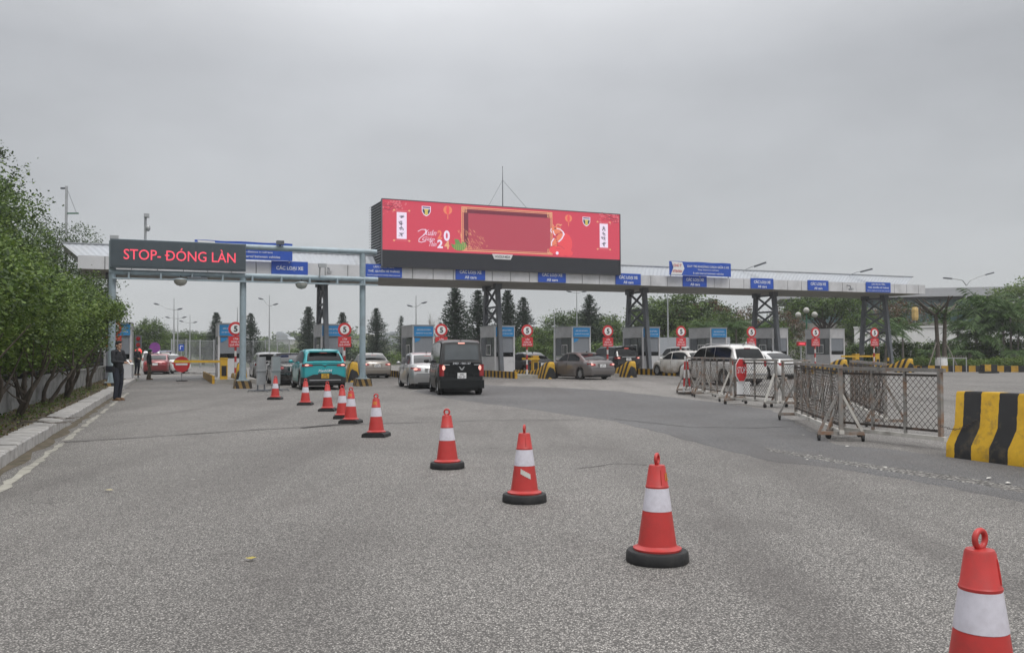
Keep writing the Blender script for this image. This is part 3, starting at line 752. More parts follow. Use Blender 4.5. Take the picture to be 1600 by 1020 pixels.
def hanglamp(px, py, label):
    s, z, q = gpl(px, py, -.15)
    t = thing('dome_lamp', label, 'lamp', (q.x, q.y, z), A_, 'dome lamps hung under the gantry')
    hz = zlow - .28 - z
    obj('hook', MB().path([(0, 0, .16), (.02, 0, .25), (0, 0, max(hz, .3))], .018, 6), M['black'], t)
    pr = [(.02, .2), (.26, .17), (.28, .13)]
    obj('housing', MB().lathe(pr, 16), M['steel'], t, smooth=50)
    obj('globe', MB().lathe([(.27, .13), (.24, 0), (.16, -.09), (.02, -.13)], 16), mat_globe, t, smooth=60)
mat_globe = mat('frosted_globe', (.42, .41, .37), .4, var=.15, scale=9)
hanglamp(282, 442, 'frosted half dome lamp hung under the red message board'); hanglamp(471, 447, 'frosted half dome lamp hung under the gantry over the teal car')
s, z, q = gpl(308, 435, -.15)
t = thing('flat_floodlight', 'flat grey floodlight panel hung under the message board', 'lamp', (q.x, q.y, z), A_)
obj('panel', MB().box((0, 0, 0), (.78, .3, .09)), M['steeldark'], t); obj('bracket', MB().box((0, .05, .13), (.3, .05, .2)), M['steel'], t)
# the LED message board
s0, z0 = gpl(172, 371, -.3)[:2]; s1, z1 = gpl(384, 424, -.3)[:2]; zt_ = gpl(384, 382, -.3)[1]
p = LW((s0 + s1) / 2, dB - .3); wd = s1 - s0; h = (zt_ - z1)
t = thing('message_board', 'wide dark LED board showing STOP and Vietnamese lane closed in red', 'sign', (p.x, p.y, z1), A_)
obj('cabinet', MB().box((0, .1, h / 2), (wd, .3, h)), mat('led_cabinet', (.10, .125, .145), .55, var=.05), t)
nm = 8
for i in range(nm):
    for j in range(2):
        obj('led_module', MB().box((-wd / 2 + .04 + (i + .5) * (wd - .08) / nm, -.06, .05 + (j + .5) * (h - .1) / 2), ((wd - .08) / nm - .006, .02, (h - .1) / 2 - .006)), M['led'], t)
c0, c1 = gpl(193, 400, -.38), gpl(368, 404, -.38); wt = c1[0] - c0[0]; xm = (c0[0] + c1[0]) / 2 - (s0 + s1) / 2
lt = MB(); letter_mb(lt, 'STOP- DÓNG LÀN', wt, h * .46, (xm, -.078, h * .52), .004)
e0, e1 = rawext('STOP- DÓNG LÀN'); d0, d1 = rawext('STOP- D'); w0_, w1_ = rawext('D'); dl = d1 - (w1_ - w0_)
lt.box((xm - wt / 2 + (dl - e0 + .06) / (e1 - e0) * wt, -.078, h * .48), (.17, .004, .05))
obj('lettering', lt, M['ledtext'], t, fix=False)
obj('hood', MB().box((-wd / 2 + .15, .12, h + .07), (.32, .3, .14)), M['galv'], t)

# ================================================================== BILLBOARD
DB = 4.2
b0, b1 = pl(597, 360, DB)[0], pl(968, 380, DB)[0]; z0, zm, z1 = 6.235, 7.195, 10.005
bo = LW(b0, DB, z0); bw = b1 - b0; bh = z1 - z0; bz = zm - z0
bb = thing('billboard', 'long red LED billboard with golden frame and new year decoration on the canopy', 'billboard', bo, A_)
obj('cabinet', MB().box((bw / 2, 1.35, bh / 2), (bw - .1, 2.5, bh - .04)), M['steeldark'], bb)
obj('lower_band', MB().box((bw / 2, .04, bz / 2), (bw, .12, bz)), mat('charcoal_band', (.032, .034, .042), .45, var=.08), bb)
scr_m = emat('screen_red', (.62, .058, .10), .95, (.05, .02, .022))
scr = obj('screen', MB().box((bw / 2, .04, (bz + bh) / 2), (bw, .12, bh - bz)), scr_m, bb)
obj('edge_trim', MB().box((bw / 2, .02, bh + .02), (bw + .06, .18, .05)).box((bw + .02, .02, bh / 2), (.05, .18, bh)).box((-.02, .02, bh / 2), (.05, .18, bh)), M['steeldark'], bb)
for i in range(24):
    z = .12 + i * (bh - .2) / 23
    for e, x in ((0, -.03), (1, bw + .03)):
        obj('louvre_slat', MB().box((x, 1.38, z), (.16, 2.4, .022), Matrix.Rotation(R(38 if e else -38), 3, 'Y')), M['galv'], bb)
EM = {k: emat('screen_' + k, c, s_ * 1.1, (.03, .03, .03)) for k, c, s_ in (('white', (.78, .66, .80), 1.0), ('gold', (.80, .42, .22), .9), ('deep', (.46, .055, .09), .85), ('pink', (.70, .16, .20), .85), ('orange', (.80, .22, .12), .9),
      ('navy', (.03, .045, .16), .6), ('yel', (.70, .55, .12), .8), ('green', (.16, .36, .10), .7), ('shade', (.24, .025, .06), .6), ('bright', (.80, .07, .09), .9), ('ink', (.03, .03, .08), .5))}
def bp(cx, cy):                                    # detail-crop point -> billboard local x,z
    s, z, q = pl(570 + cx / 3.902, 290 + cy / 3.9, DB)
    return s - b0, z - z0
Ycount = [0]
def art(name, polys, k, parent=scr, lay=1):
    mb = MB(); y = -.02 - .004 * lay
    for i, pg in enumerate(polys):
        n = len(pg); mb.add([(a, y - .0003 * i, b) for a, b in pg], [tuple(range(n))])
    return obj(name, mb, EM[k], parent, fix=False)
def P_(*c): return [bp(x, y) for x, y in c]
def ringrect(x0, z0_, x1, z1_, t):
    return [[(x0, z0_), (x1, z0_), (x1, z0_ + t), (x0, z0_ + t)], [(x0, z1_ - t), (x1, z1_ - t), (x1, z1_), (x0, z1_)], [(x0, z0_ + t), (x0 + t, z0_ + t), (x0 + t, z1_ - t), (x0, z1_ - t)], [(x1 - t, z0_ + t), (x1, z0_ + t), (x1, z1_ - t), (x1 - t, z1_ - t)]]
def circ(x, z, rx, rz=None, n=16, a0=0): return [(x + rx * math.cos(a0 + 2 * math.pi * i / n), z + (rz or rx) * math.sin(a0 + 2 * math.pi * i / n)) for i in range(n)]
fx0, fz1 = bp(588, 128); fx1, fz0 = bp(1143, 424)
fz0 = bz + .12
pf = art('frame_panel', [[(fx0, fz0), (fx1, fz0), (fx1, fz1), (fx0, fz1)]], 'deep', lay=1)
art('frame_shade', [[(fx0 + .16, fz0 + .2), (fx0 + .42, fz0 + .2), (fx0 + .42, fz1 - .36), (fx1 - .2, fz1 - .36), (fx1 - .2, fz1 - .14), (fx0 + .16, fz1 - .14)]], 'shade', lay=2)
art('gold_frame', ringrect(fx0, fz0, fx1, fz1, .05) + ringrect(fx0 + .1, fz0 + .1, fx1 - .1, fz1 - .1, .025), 'gold', lay=3)
for cx, cz in ((fx0 + .2, fz1 - .2), (fx1 - .2, fz1 - .2), (fx1 - .2, fz0 + .2), (fx0 + .2, fz0 + .2)):
    art('corner_motif', ringrect(cx - .13, cz - .13, cx + .13, cz + .13, .035) + ringrect(cx - .05, cz - .05, cx + .05, cz + .05, .03), 'gold', lay=4)
def crest(cx, cy):
    x, z = bp(cx, cy)
    def sh(k): return [(x - .27 * k, z + .26 * k), (x + .27 * k, z + .26 * k), (x + .26 * k, z - .06 * k), (x + .15 * k, z - .24 * k), (x, z - .32 * k), (x - .15 * k, z - .24 * k), (x - .26 * k, z - .06 * k)]
    o = art('crest', [sh(1)], 'white', lay=1)
    art('crest_field', [sh(.84)], 'navy', o, 2)
    art('crest_band', [[(x - .22, z + .10), (x + .22, z + .10), (x + .22, z + .15), (x - .22, z + .15)], ], 'white', o, 3)
    art('crest_centre', [[(x - .15, z + .09), (x + .15, z + .09), (x + .08, z - .05), (x + .11, z - .2), (x, z - .26), (x - .11, z - .2), (x - .08, z - .05)]], 'yel', o, 4)
crest(374, 154); crest(1350, 218)
def lantern(cx, cy, k=1.0):
    x, z = bp(cx, cy)
    o = art('lantern', [circ(x, z, .27 * k, .25 * k)], 'orange', lay=1)
    art('lantern_rib', [circ(x, z, .10 * k, .25 * k)], 'bright', o, 2)
    art('tassel', [[(x - .02, z - .25 * k), (x + .02, z - .25 * k), (x + .03, z - .52 * k), (x - .03, z - .52 * k)]], 'orange', o, 2)
lantern(505, 150); lantern(1241, 200, .9)
def scroll(cx, cy, h_, seed):
    r = random.Random(seed); x, z = bp(cx, cy); wq, hq = .29, h_ / 2
    o = art('scroll', [[(x - wq, z - hq), (x + wq, z - hq), (x + wq, z + hq), (x - wq, z + hq)]], 'white', lay=2)
    art('scroll_rod', [[(x - .44, z + e * (hq + .08) - .02), (x + .44, z + e * (hq + .08) - .02), (x + .44, z + e * (hq + .08) + .02), (x - .44, z + e * (hq + .08) + .02)] for e in (-1, 1)], 'pink', o, 1)
    art('rod_end', [circ(x + a * .44, z + e * (hq + .1), .065, .05, 8) for a in (-1, 1) for e in (-1, 1)], 'gold', o, 3)
    st = []
    for g in range(4):
        cz = z + hq * .62 - g * hq * .42
        for i in range(6):
            a = r.choice((0, .1, 1.5, .8, -.8, 1.57)); l_ = r.uniform(.12, .27); px_, pz_ = x + r.uniform(-.09, .09), cz + r.uniform(-.09, .09); t_ = r.uniform(.03, .055)
            dx, dz = math.cos(a) * l_ / 2, math.sin(a) * l_ / 2; nx_, nz_ = -math.sin(a) * t_ / 2, math.cos(a) * t_ / 2
            st.append([(px_ - dx - nx_, pz_ - dz - nz_), (px_ + dx - nx_ * .4, pz_ + dz - nz_ * .4), (px_ + dx + nx_ * .4, pz_ + dz + nz_ * .4), (px_ - dx + nx_, pz_ - dz + nz_)])
    art('brush_lettering', st, 'ink', o, 4)
scroll(224, 244, 1.5, 4); scroll(1456, 306, 1.48, 9)
def stroke(pts, t_):
    out_ = []
    for (x0, y0), (x1, y1) in zip(pts, pts[1:]):
        dx, dz = x1 - x0, y1 - y0; l_ = math.hypot(dx, dz) or 1; nx_, nz_ = -dz / l_ * t_ / 2, dx / l_ * t_ / 2
        out_.append([(x0 - nx_, y0 - nz_), (x1 - nx_, y1 - nz_), (x1 + nx_, y1 + nz_), (x0 + nx_, y0 + nz_)])
    return out_
for cx0, cy0, sgn, sd in ((110, 100, 1, 1), (1548, 185, -1, 2)):
    r = random.Random(sd); x, z = bp(cx0, cy0); br = []
    for i in range(5): br += stroke([(x, z - .1 * i), (x + sgn * .35, z - .05 - .1 * i + r.uniform(-.1, .1)), (x + sgn * r.uniform(.6, 1.2), z + r.uniform(-.35, .2))], .022)
    o = art('blossom_branch', br, 'shade', lay=1)
    art('blossom', [circ(x + sgn * r.uniform(.0, 1.35), z + .1 - abs(r.gauss(0, .32)), r.uniform(.03, .065), None, 7) for i in range(34)], 'pink', o, 2)
# hand lettering and the year
x0, z0_ = bp(320, 345)
def hand(s, cx, cy, wpx, hpx):
    xa, za = bp(cx, cy); xb, zb_ = bp(cx + wpx, cy - hpx); 
    mb = MB(); letter_mb(mb, s, abs(xb - xa), abs(hpx / 3.9 / 27.5), ((xa + xb) / 2, -.026, za + hpx / 3.9 / 55), -.004, .45)
    return obj('hand_lettering', mb, EM['white'], scr, fix=False)
hand('Xuân', 352, 302, 84, 34); hand('Giáp', 350, 342, 76, 30); hand('Thìn', 392, 370, 44, 30)
art('flourish', stroke(P_((322, 280), (345, 268), (372, 268), (378, 284), (364, 300), (345, 312), (330, 326), (328, 342), (345, 346), (372, 338)), .035), 'white', lay=1)
yx, yz = bp(480, 328)
def yr(ch, cx, cy, wpx, hpx, k):
    xa, za = bp(cx, cy); mb = MB(); letter_mb(mb, ch, wpx / 107., hpx / 107., (xa, -.026, za), .04); obj('year_lettering', mb, EM[k], scr, fix=False)
yr('2', 456, 300, 30, 54, 'orange'); yr('0', 499, 306, 40, 66, 'white'); yr('2', 458, 356, 36, 52, 'white'); yr('4', 500, 362, 32, 50, 'gold')
# green leaf heap and glitter
r = random.Random(5)
gx, gz = bp(585, 370)
o = art('leaf_bundle', [circ(gx - .1, gz - .05, .38, .22, 12), [(gx - .3, gz), (gx - .4, gz + .4), (gx - .15, gz + .38), (gx, gz + .1)], [(gx - .2, gz), (gx - .62, gz + .12), (gx - .5, gz - .12)], [(gx + .1, gz), (gx + .05, gz + .25), (gx + .3, gz + .22), (gx + .35, gz - .05)]], 'green', lay=5)
art('leaf_ribs', [[(gx - .4 + i * .12, gz - .22), (gx - .385 + i * .12, gz - .22), (gx - .36 + i * .12, gz + .12), (gx - .375 + i * .12, gz + .12)] for i in range(6)], 'yel', o, 7)
gl = []
for i in range(85):
    a = r.uniform(.15, 1.9); q_ = r.uniform(.2, 1.45); x, z = gx + .25 + q_ * math.cos(a) * 1.0, gz - .2 + q_ * math.sin(a) * .85
    if z < fz0 + .14: z = fz0 + .14 + r.uniform(0, .2)
    d_ = .5 if False else .9; l_ = r.uniform(.05, .13); dx, dz = -math.cos(d_) * l_, math.sin(d_) * l_
    gl.append([(x - dx, z - dz), (x + .02, z - .012), (x + dx, z + dz), (x - .03, z + .015)])
art('spark_burst', gl, 'gold', lay=6)
# coiled dragon ornament before a red disc
dx_, dz_ = bp(1215, 350)
o = art('red_disc', [circ(dx_ + .02, dz_ - .05, .52, .66, 24)], 'bright', lay=5)
body = P_((1140, 372), (1140, 345), (1158, 322), (1176, 302), (1178, 285), (1165, 272), (1185, 262), (1204, 276), (1206, 302), (1192, 326), (1172, 345), (1168, 372))
art('dragon', [body, P_((1138, 246), (1150, 252), (1168, 250), (1192, 256), (1196, 276), (1176, 290), (1152, 304), (1146, 292), (1140, 270))], 'orange', o, 7)
art('dragon_belly', stroke(P_((1136, 368), (1136, 344), (1152, 322)), .07) + stroke(P_((1206, 282), (1210, 302), (1198, 326), (1178, 344)), .08) + stroke(P_((1146, 276), (1152, 296), (1160, 304)), .06), 'white', o, 8)
art('dragon_mane', stroke(P_((1168, 262), (1190, 268), (1208, 284), (1216, 302)), .06) + stroke(P_((1136, 262), (1130, 276), (1140, 290)), .05), 'white', o, 8)
art('dragon_scales', [circ(*bp(1172 + 9 * i, 300 - 7 * i + (i > 2) * 10), .05, .04, 8) for i in range(4)] + [circ(*bp(1164 + 3 * i, 322 + 14 * i), .055, .045, 8) for i in range(4)], 'deep', o, 9)
art('dragon_eye', [circ(*bp(1158, 262), .06, .045, 10)], 'ink', o, 9)
art('dragon_horn', stroke(P_((1150, 250), (1144, 238)), .04) + stroke(P_((1164, 248), (1172, 236), (1190, 240)), .05) + stroke(P_((1186, 246), (1200, 238)), .05), 'gold', o, 8)
art('dragon_coil', [circ(*bp(1152, 392), .33, .24, 16), circ(*bp(1200, 404), .42, .26, 16), circ(*bp(1240, 412), .30, .20, 14)], 'bright', o, 9)
art('coil_rim', stroke(P_((1130, 376), (1160, 362), (1196, 372), (1214, 388)), .03) + stroke(P_((1160, 384), (1190, 388)), .025), 'deep', o, 10)
art('pearl', [circ(*bp(1170, 412), .1, .1, 12)], 'white', o, 11)
# name plate at the bottom edge
nx_, nz_ = bp(838, 436)
pz = bz - .12
npz = obj('name_plate', MB().prism([(nx_ - .66, bz + .02), (nx_ + .66, bz + .02), (nx_ + .52, bz - .28), (nx_ - .52, bz - .28)], -.06, -.02), M['white'], bb)
lettering('WOODSUN MEDIA', .96, .14, (nx_, -.066, bz - .13), M['textblack'], npz, .01)
# lightning mast on the roof
q = pl(785.5, 325, DB + 1.4)[2]
t = thing('lightning_mast', 'thin lightning mast with guy wires standing on the billboard', 'mast', (q.x, q.y, z1 - .06), A_)
obj('rod', MB().path([(0, 0, 0), (0, 0, 1.6), (0, 0, 2.75)], [.035, .028, .012], 8), M['steeldark'], t)
for dx in (-1.2, 1.75): obj('guy_wire', MB().tube((0, 0, 1.95), (dx, -.3, 0), .011, n=4), M['steeldark'], t)
for dx in (.0,): obj('finial', MB().ell((0, 0, 2.75), .035), M['steeldark'], t)

# roof-top lamps of the canopy
def rooflamp(px, py, px2, py2, label):
    a, b = pl(px, py, DF + 1.2)[2], pl(px2, py2, DF + .5)[2]
    t = thing('roof_lamp', label, 'street lamp', (a.x, a.y, 6.9), 0, 'lamps on the canopy roof')
    v = b - Vector((a.x, a.y, 6.9)); v1 = Vector((0, 0, max(a.z - 6.9, .1)))
    obj('arm', MB().path([(0, 0, 0), v1, v1.lerp(v, .5) + Vector((0, 0, .06)), v], .03, 6), M['galv'], t)
    hd = v - v1; hd.normalize()
    obj('lamp_head', MB().bar(v - hd * .35, v + hd * .5, .22, .1), M['steeldark'], t)
rooflamp(1162, 425, 1186, 414, 'lamp arm on the canopy roof beside the blue banner')
rooflamp(1328, 433, 1352, 423, 'lamp arm near the far end of the canopy roof')

# ================================================================== CONES
def cone_parts(t, ringrot=0.0, square=False):
    if square: obj('rubber_base', MB().prism([(-.205, 0), (.205, 0), (.20, .055), (.15, .082), (-.15, .082), (-.20, .055)], -.205, .205), M['rubber'], t)
    else: obj('rubber_base', MB().lathe([(.215, 0), (.218, .012), (.215, .065), (.205, .078), (.13, .085)], 28), M['rubber'], t, smooth=40)
    sk = obj('skirt', MB().lathe([(.165, .08), (.168, .095), (.142, .106), (.132, .118)], 28, cap=False), M['conered'], t, smooth=40)
    obj('cone_body', MB().lathe([(.136, .10), (.099, .36), (.0785, .504), (.0815, .512), (.0815, .519), (.0765, .525), (.058, .652), (.052, .664), (.02, .668)], 28), M['conered'], t, smooth=32)
    obj('reflective_band', MB().lathe([(.1005, .350), (.1022, .352), (.0800, .506), (.0785, .507)], 28, cap=False), M['reflect'], t, smooth=40)
    mb = MB(); n, m = 18, 8; vs = []
    for i in range(n):
        a = 2 * math.pi * i / n
        for j in range(m):
            b = 2 * math.pi * j / m; rr = .034 + .0115 * math.cos(b)
            x, z, y = rr * math.cos(a), .704 + rr * math.sin(a), .0125 * math.sin(b)
            vs.append((x * math.cos(ringrot) - y * math.sin(ringrot), x * math.sin(ringrot) + y * math.cos(ringrot), z))
    mb.add(vs, [(i * m + j, ((i + 1) % n) * m + j, ((i + 1) % n) * m + (j + 1) % m, i * m + (j + 1) % m) for i in range(n) for j in range(m)])
    obj('ring', mb, M['conered'], t, smooth=60)
def on_cone(z, a, off=.003):
    r_ = .136 + (.057 - .136) * (z - .10) / .555 + off
    return Vector((r_ * math.cos(a), r_ * math.sin(a), z))
def conemark(t, s, a, z, w_, h_, m):
    v, fs = textmesh(s, .02); o = MB(); o.add([on_cone(z + y * h_, a + x * w_ / .075, .004) for x, y in v], fs); return obj('lettering', o, m, t, fix=False)
CON = [(1530, 1108, .35, 'nearest cone, cut off by the bottom edge, creased reflective band'), (1027, 876, .95, 'second nearest, its ring turned sideways above a moulded seam'), (819.5, 783, 1.35, 'cone with a torn white sticker below its band'),
       (699, 731, .0, 'clean cone between the stickered cone and the yellow marked one'), (588, 682, .2, 'cone with yellow markings facing the camera near the road joint'), (548, 661, .5, 'front cone of the overlapping pair, with orange marking'),
       (535, 653.5, 0, 'rear cone of the overlapping pair'), (512, 642, .1, "cone in front of the teal car's number plate"), (477, 632.5, .3, "cone in front of the teal car's rear wheel"), (430, 624, .1, 'farthest cone, beside the grey folding sign stands')]
for i, (px, py, rr, lb) in enumerate(CON):
    q = gp(px, py) if py < 1000 else at(1530, 900, 3.58); q.z = 0
    t = thing('traffic_cone', 'red and white traffic cone, ' + lb, 'traffic cone', q, rnd.uniform(-.2, .2), 'traffic cones closing the lane')
    cone_parts(t, rr, i >= 4); t.rotation_euler = (rnd.uniform(-.012, .012), rnd.uniform(-.018, .018), rnd.uniform(-.2, .2))
    if i == 2:
        a = R(-92); st = MB(); K = 12; up_, lo_ = [], []
        for k in range(K + 1):
            f = k / K; u_ = -.5 + 1.02 * f; jt = .06 * math.sin(k * 2.7)
            up_.append(on_cone(.262 + .085 * (.78 - .60 * f + jt), a + u_ * .85, .0035)); lo_.append(on_cone(.262 + .085 * (.22 - .62 * f - .5 * jt), a + u_ * .85, .0035))
        st.add(lo_ + up_, [(k, k + 1, K + 2 + k, K + 1 + k) for k in range(K)]); obj('torn_sticker', st, M['offwhite'], t, fix=False)
    if i in (4, 5): conemark(t, '100', R(-92), .585, .085, .055, M['textyellow'])
    if i == 1: conemark(t, '100', R(-28), .585, .075, .055, M['textyellow'])
    if i < 3:
        a = R(-55 if i == 0 else -85)
        sm = MB(); pts = [on_cone(.535 + .1 * k / 5, a, .002) for k in range(6)]
        sm.path(pts, [.003, .0045, .0045, .004, .004, .002], 6); obj('seam', sm, M['conered'], t, smooth=50)

# ================================================================== MESH BARRIERS AND CONCRETE BARRIER
wire_me = None
def mesh_barrier(pa, pb, label, h=1.12, both=True, seed=0, plates=None):
    r = random.Random(seed); pa, pb = Vector(pa), Vector(pb); pa.z = pb.z = 0
    v = pb - pa; L = v.length; rz = math.atan2(v.y, v.x)
    t = thing('mesh_barrier', label, 'barrier', pa, rz, 'wheeled chain link barriers')
    b = .20
    obj('base_rail', MB().bar((0, 0, b - .05), (L, 0, b - .05), .07, .06), M['offwhite'], t)
    obj('top_rail', MB().bar((0, 0, h), (L, 0, h), .055, .055), M['rusty'], t)
    fz0, fz1 = b + .06, h - .08
    f = MB()
    for z in (fz0, fz1): f.bar((.08, 0, z), (L - .08, 0, z), .035)
    obj('panel_frame', f, M['rustdark'], t)
    nst = max(2, round(L / .8)); 
    for i in range(nst + 1):
        x = .08 + (L - .16) * i / nst
        obj('upright', MB().bar((x, 0, b - .02), (x, 0, h - .03), .04 if 0 < i < nst else .06), M['rusty'], t)
    p = .105; wm = MB(); W, Hh = L - .16, fz1 - fz0
    for sg in (1, -1):
        k = -int(Hh / p) - 1
        while k * p < W + Hh:
            c0 = k * p
            x0, z0, x1, z1 = (c0, 0, c0 + Hh, Hh) if sg > 0 else (c0, Hh, c0 + Hh, 0)
            if x1 > 0 and x0 < W:
                if x0 < 0: z0 += (0 - x0) * (1 if sg > 0 else -1); x0 = 0
                if x1 > W: z1 -= (x1 - W) * (1 if sg > 0 else -1); x1 = W
                if x1 - x0 > .03: wm.path([(x0 + .08, sg * .004, z0 + fz0), ((x0 + x1) / 2 + .08, sg * .004 + r.uniform(-.012, .012), (z0 + z1) / 2 + fz0), (x1 + .08, sg * .004, z1 + fz0)], .0045, 3, False)
            k += 1
    o = obj('chain_link', wm, M['rustdark'], t, fix=False); o['kind'] = 'stuff'
    for x in ((.1, L - .1) if both else (.1,)):
        lg = MB()
        ft = obj('cross_foot', MB().bar((x, -.36, .13), (x, .36, .13), .055), M['rusty'], t)
        for sy in (-1, 1):
            obj('stay', MB().bar((x, sy * .34, .14), (x, sy * .03, h * r.uniform(.62, .72)), .045, .04), M['offwhite'] if r.random() < .5 else M['rusty'], t)
            c = obj('caster', MB().lathe([(.02, -.02), (.052, -.018), (.052, .018), (.02, .02)], 12, Matrix.Translation((x, sy * .34, .052)) @ Matrix.Rotation(R(90), 4, 'X')), M['rubber'], t)
            obj('caster_fork', MB().box((x, sy * .34, .09), (.03, .055, .06)), M['rustdark'], c)
    return t
pB0 = gp(1312, 683); pB1 = gp(1478, 702)
pts = [gp(1075, 614), gp(1105, 619), gp(1147, 626), gp(1211, 637), gp(1240, 652)]
mesh_barrier(pB0, pB1, 'nearest rusty mesh barrier, touching the striped concrete block', 1.16, both=False, seed=1)
mesh_barrier(gp(1316, 690), gp(1243, 656), 'rusty mesh barrier seen almost end on beside the nearest panel', 1.2, seed=2)
mesh_barrier(gp(1385, 668), gp(1330, 640), 'dark mesh barrier seen end on through the nearest panel', 1.2, seed=3)
mesh_barrier(gp(1146, 631), gp(1216, 637), 'mesh barrier carrying the red stop plate', 1.22, seed=4)
mesh_barrier(gp(1222, 637), gp(1268, 632), 'mesh barrier panel between the stop plate and the end on barriers', 1.2, seed=5)
mesh_barrier(gp(1100, 620), gp(1144, 628), 'mesh barrier in front of the white people carrier', 1.25, seed=6)
mesh_barrier(gp(1072, 614), gp(1099, 619), 'farthest mesh barrier with red and white painted end post', 1.25, seed=7)
# stop plate with blank white board
q = gp(1157, 632); q = q + Vector((0, -.14, 0)); 
t = thing('stop_sign', 'tall red STOP plate with a blank white board hung on the mesh barrier', 'sign', (q.x, q.y, 0), R(6))
hz = lambda py: at(1157, py, q.y).z
zt, zb = hz(560), hz(596); zc = (zt + zb) / 2; hh = (zt - zb) / 2; ww = 8.6 / FPX * q.y
def octo(kx, kz): return [(kx * ww * x, zc + kz * hh * z) for x, z in ((-.42, 1), (.42, 1), (1, .5), (1, -.5), (.42, -1), (-.42, -1), (-1, -.5), (-1, .5))]
obj('plate', MB().prism(octo(1.06, 1.04), 0, .015), M['white'], t)
pl_ = obj('red_face', MB().prism(octo(.95, .95), -.008, 0), M['red'], t)
lettering('STOP', ww * 1.5, hh * .56, (0, -.012, zc), M['text'], pl_, .0)
z2, z3 = hz(596), hz(616); obj('white_board', MB().box((.06, .03, (z2 + z3) / 2), (21 / FPX * q.y, .012, z2 - z3)), M['white'], t)
obj('hook', MB().bar((0, .03, zt - .05), (0, .14, zt + .02), .02), M['galv'], t)
# red and white end post rags
q = gp(1072, 616)
t = thing('striped_post', 'leaning red and white painted post at the far end of the mesh barriers', 'post', (q.x - .1, q.y - .1, 0), 0)
obj('pole', MB().tube((0, 0, 0), (.06, 0, 1.3), .032, n=8), M['rw'], t); obj('second_pole', MB().tube((.22, 0, .1), (.13, .02, 1.22), .03, n=8), M['rw'], t); obj('foot', MB().box((.1, 0, .06), (.6, .5, .05)), M['rustdark'], t)

# concrete barrier, striped
JA, JB = gp(1484, 712), None
jd = Vector((.34, -.94, 0)).normalized()
prof = [(-.31, 0), (.31, 0), (.30, .19), (.145, .44), (.105, .87), (.085, .90), (-.085, .90), (-.105, .87), (-.145, .44), (-.30, .19)]
mb = MB(); n = 14; Lj = 3.0; rows = []
for i in range(n + 1):
    y = Lj * i / n; e = .012 if i in (0, n) else 0
    rows += [(x * (1 - e), y, max(z * (1 - e * .6), 0)) for x, z in prof]
m = len(prof)
mb.add(rows, [(i * m + k, i * m + (k + 1) % m, (i + 1) * m + (k + 1) % m, (i + 1) * m + k) for i in range(n) for k in range(m)] + [tuple(range(m)), tuple(n * m + k for k in range(m))])
jm = stripes('jersey_stripes', (.017, .017, .018), (.68, .40, .015), .56, (0, 1, 0), (.10, .075, .04), .8, off=.42)
jo = JA + Vector((.16, -.05, 0)) + jd * 0
o = obj('concrete_barrier', mb, jm, loc=jo, rz=math.atan2(-jd.x, jd.y), smooth=30)
tag(o, 'yellow and black striped concrete block with a chain, cut by the picture edge', 'barrier')
ch = MB()
for i in range(13):
    f = i / 12; c = Vector((.33 - .17 * f ** .5 + .01, -.12 + .5 * f, .43 + .10 * f - .09 * math.sin(math.pi * f)))
    ch.path([c + Vector((0, .024 * math.cos(a), .012 * math.sin(a))) if i % 2 else c + Vector((.012 * math.sin(a), .024 * math.cos(a), 0)) for a in [k * math.pi / 4 for k in range(9)]], .004, 5)
o = obj('chain', ch, M['rustdark'], loc=jo, rz=math.atan2(-jd.x, jd.y)); tag(o, 'short rusty chain tying the mesh barrier to the concrete block', 'chain')

# far striped kerb wall on the right
ka, kb = gp(1440, 580.5), gp(1900, 583)
v = kb - ka; L = v.length
o = obj('striped_wall', MB().prism([(-.0, 0), (L, 0), (L, .42), (0, .42)], -.14, .14), M['ybx'], loc=ka, rz=math.atan2(v.y, v.x)); tag(o, 'low yellow and black striped concrete wall below the palms', 'wall')
ka2, kb2 = LW(24, 15.5), LW(34, 12.5)
ka2, kb2 = gp(1300, 577), gp(1436, 578)
v = kb2 - ka2
o = obj('striped_wall', MB().prism([(0, 0), (v.length, 0), (v.length, .36), (0, .36)], -.14, .14), M['ybx'], loc=ka2, rz=math.atan2(v.y, v.x)); tag(o, 'low striped concrete wall behind the mesh barriers and last toll island', 'wall')
q = gp(1545, 583)
t = thing('pipe_drum', 'yellow and black striped drum block lying before the striped wall', 'barrier', (q.x, q.y, 0), R(5))
obj('block', MB().box((0, 0, .34), (.85, .5, .42)), M['ybx'], t); obj('foot', MB().box((0, 0, .07), (1.0, .6, .13)), M['black'], t)
q = gp(1490, 582)
t = thing('iron_trestle', 'grey iron trestle rack with a row of spikes by the striped wall', 'rack', (q.x, q.y, 0), R(5))
for x in (-.9, 0, .9): obj('leg', MB().bar((x, 0, 0), (x, 0, .95), .05), M['galv'], t)
obj('top_bar', MB().bar((-.95, 0, .95), (.95, 0, .95), .05), M['galv'], t)
for i in range(12): obj('spike', MB().bar((-.88 + i * .16, 0, .95), (-.88 + i * .16, 0, 1.12), .03), M['rusty'], t)
# folding sign stands
for px, py, lb in ((408, 612, 'tall narrow grey sign stand seen edge on, beside the gantry post'), (431, 611, 'tall narrow grey sign stand seen edge on, behind the farthest cone')):
    q = gp(px, py)
    t = thing('sign_stand', lb, 'sign stand', q, R(76), 'grey folding sign stands')
    obj('board', MB().box((0, 0, .80), (.62, .05, 1.06)).box((0, 0, .80), (.66, .1, .05)), M['galv'], t)
    f = obj('stand_frame', MB().bar((-.25, 0, .05), (-.25, 0, .3), .04).bar((.25, 0, .05), (.25, 0, .3), .04), M['steeldark'], t)
    for x in (-.25, .25): obj('foot', MB().path([(x, -.42, .0), (x, -.38, .06), (x, .38, .06), (x, .42, 0)], .022, 6), M['steeldark'], t)
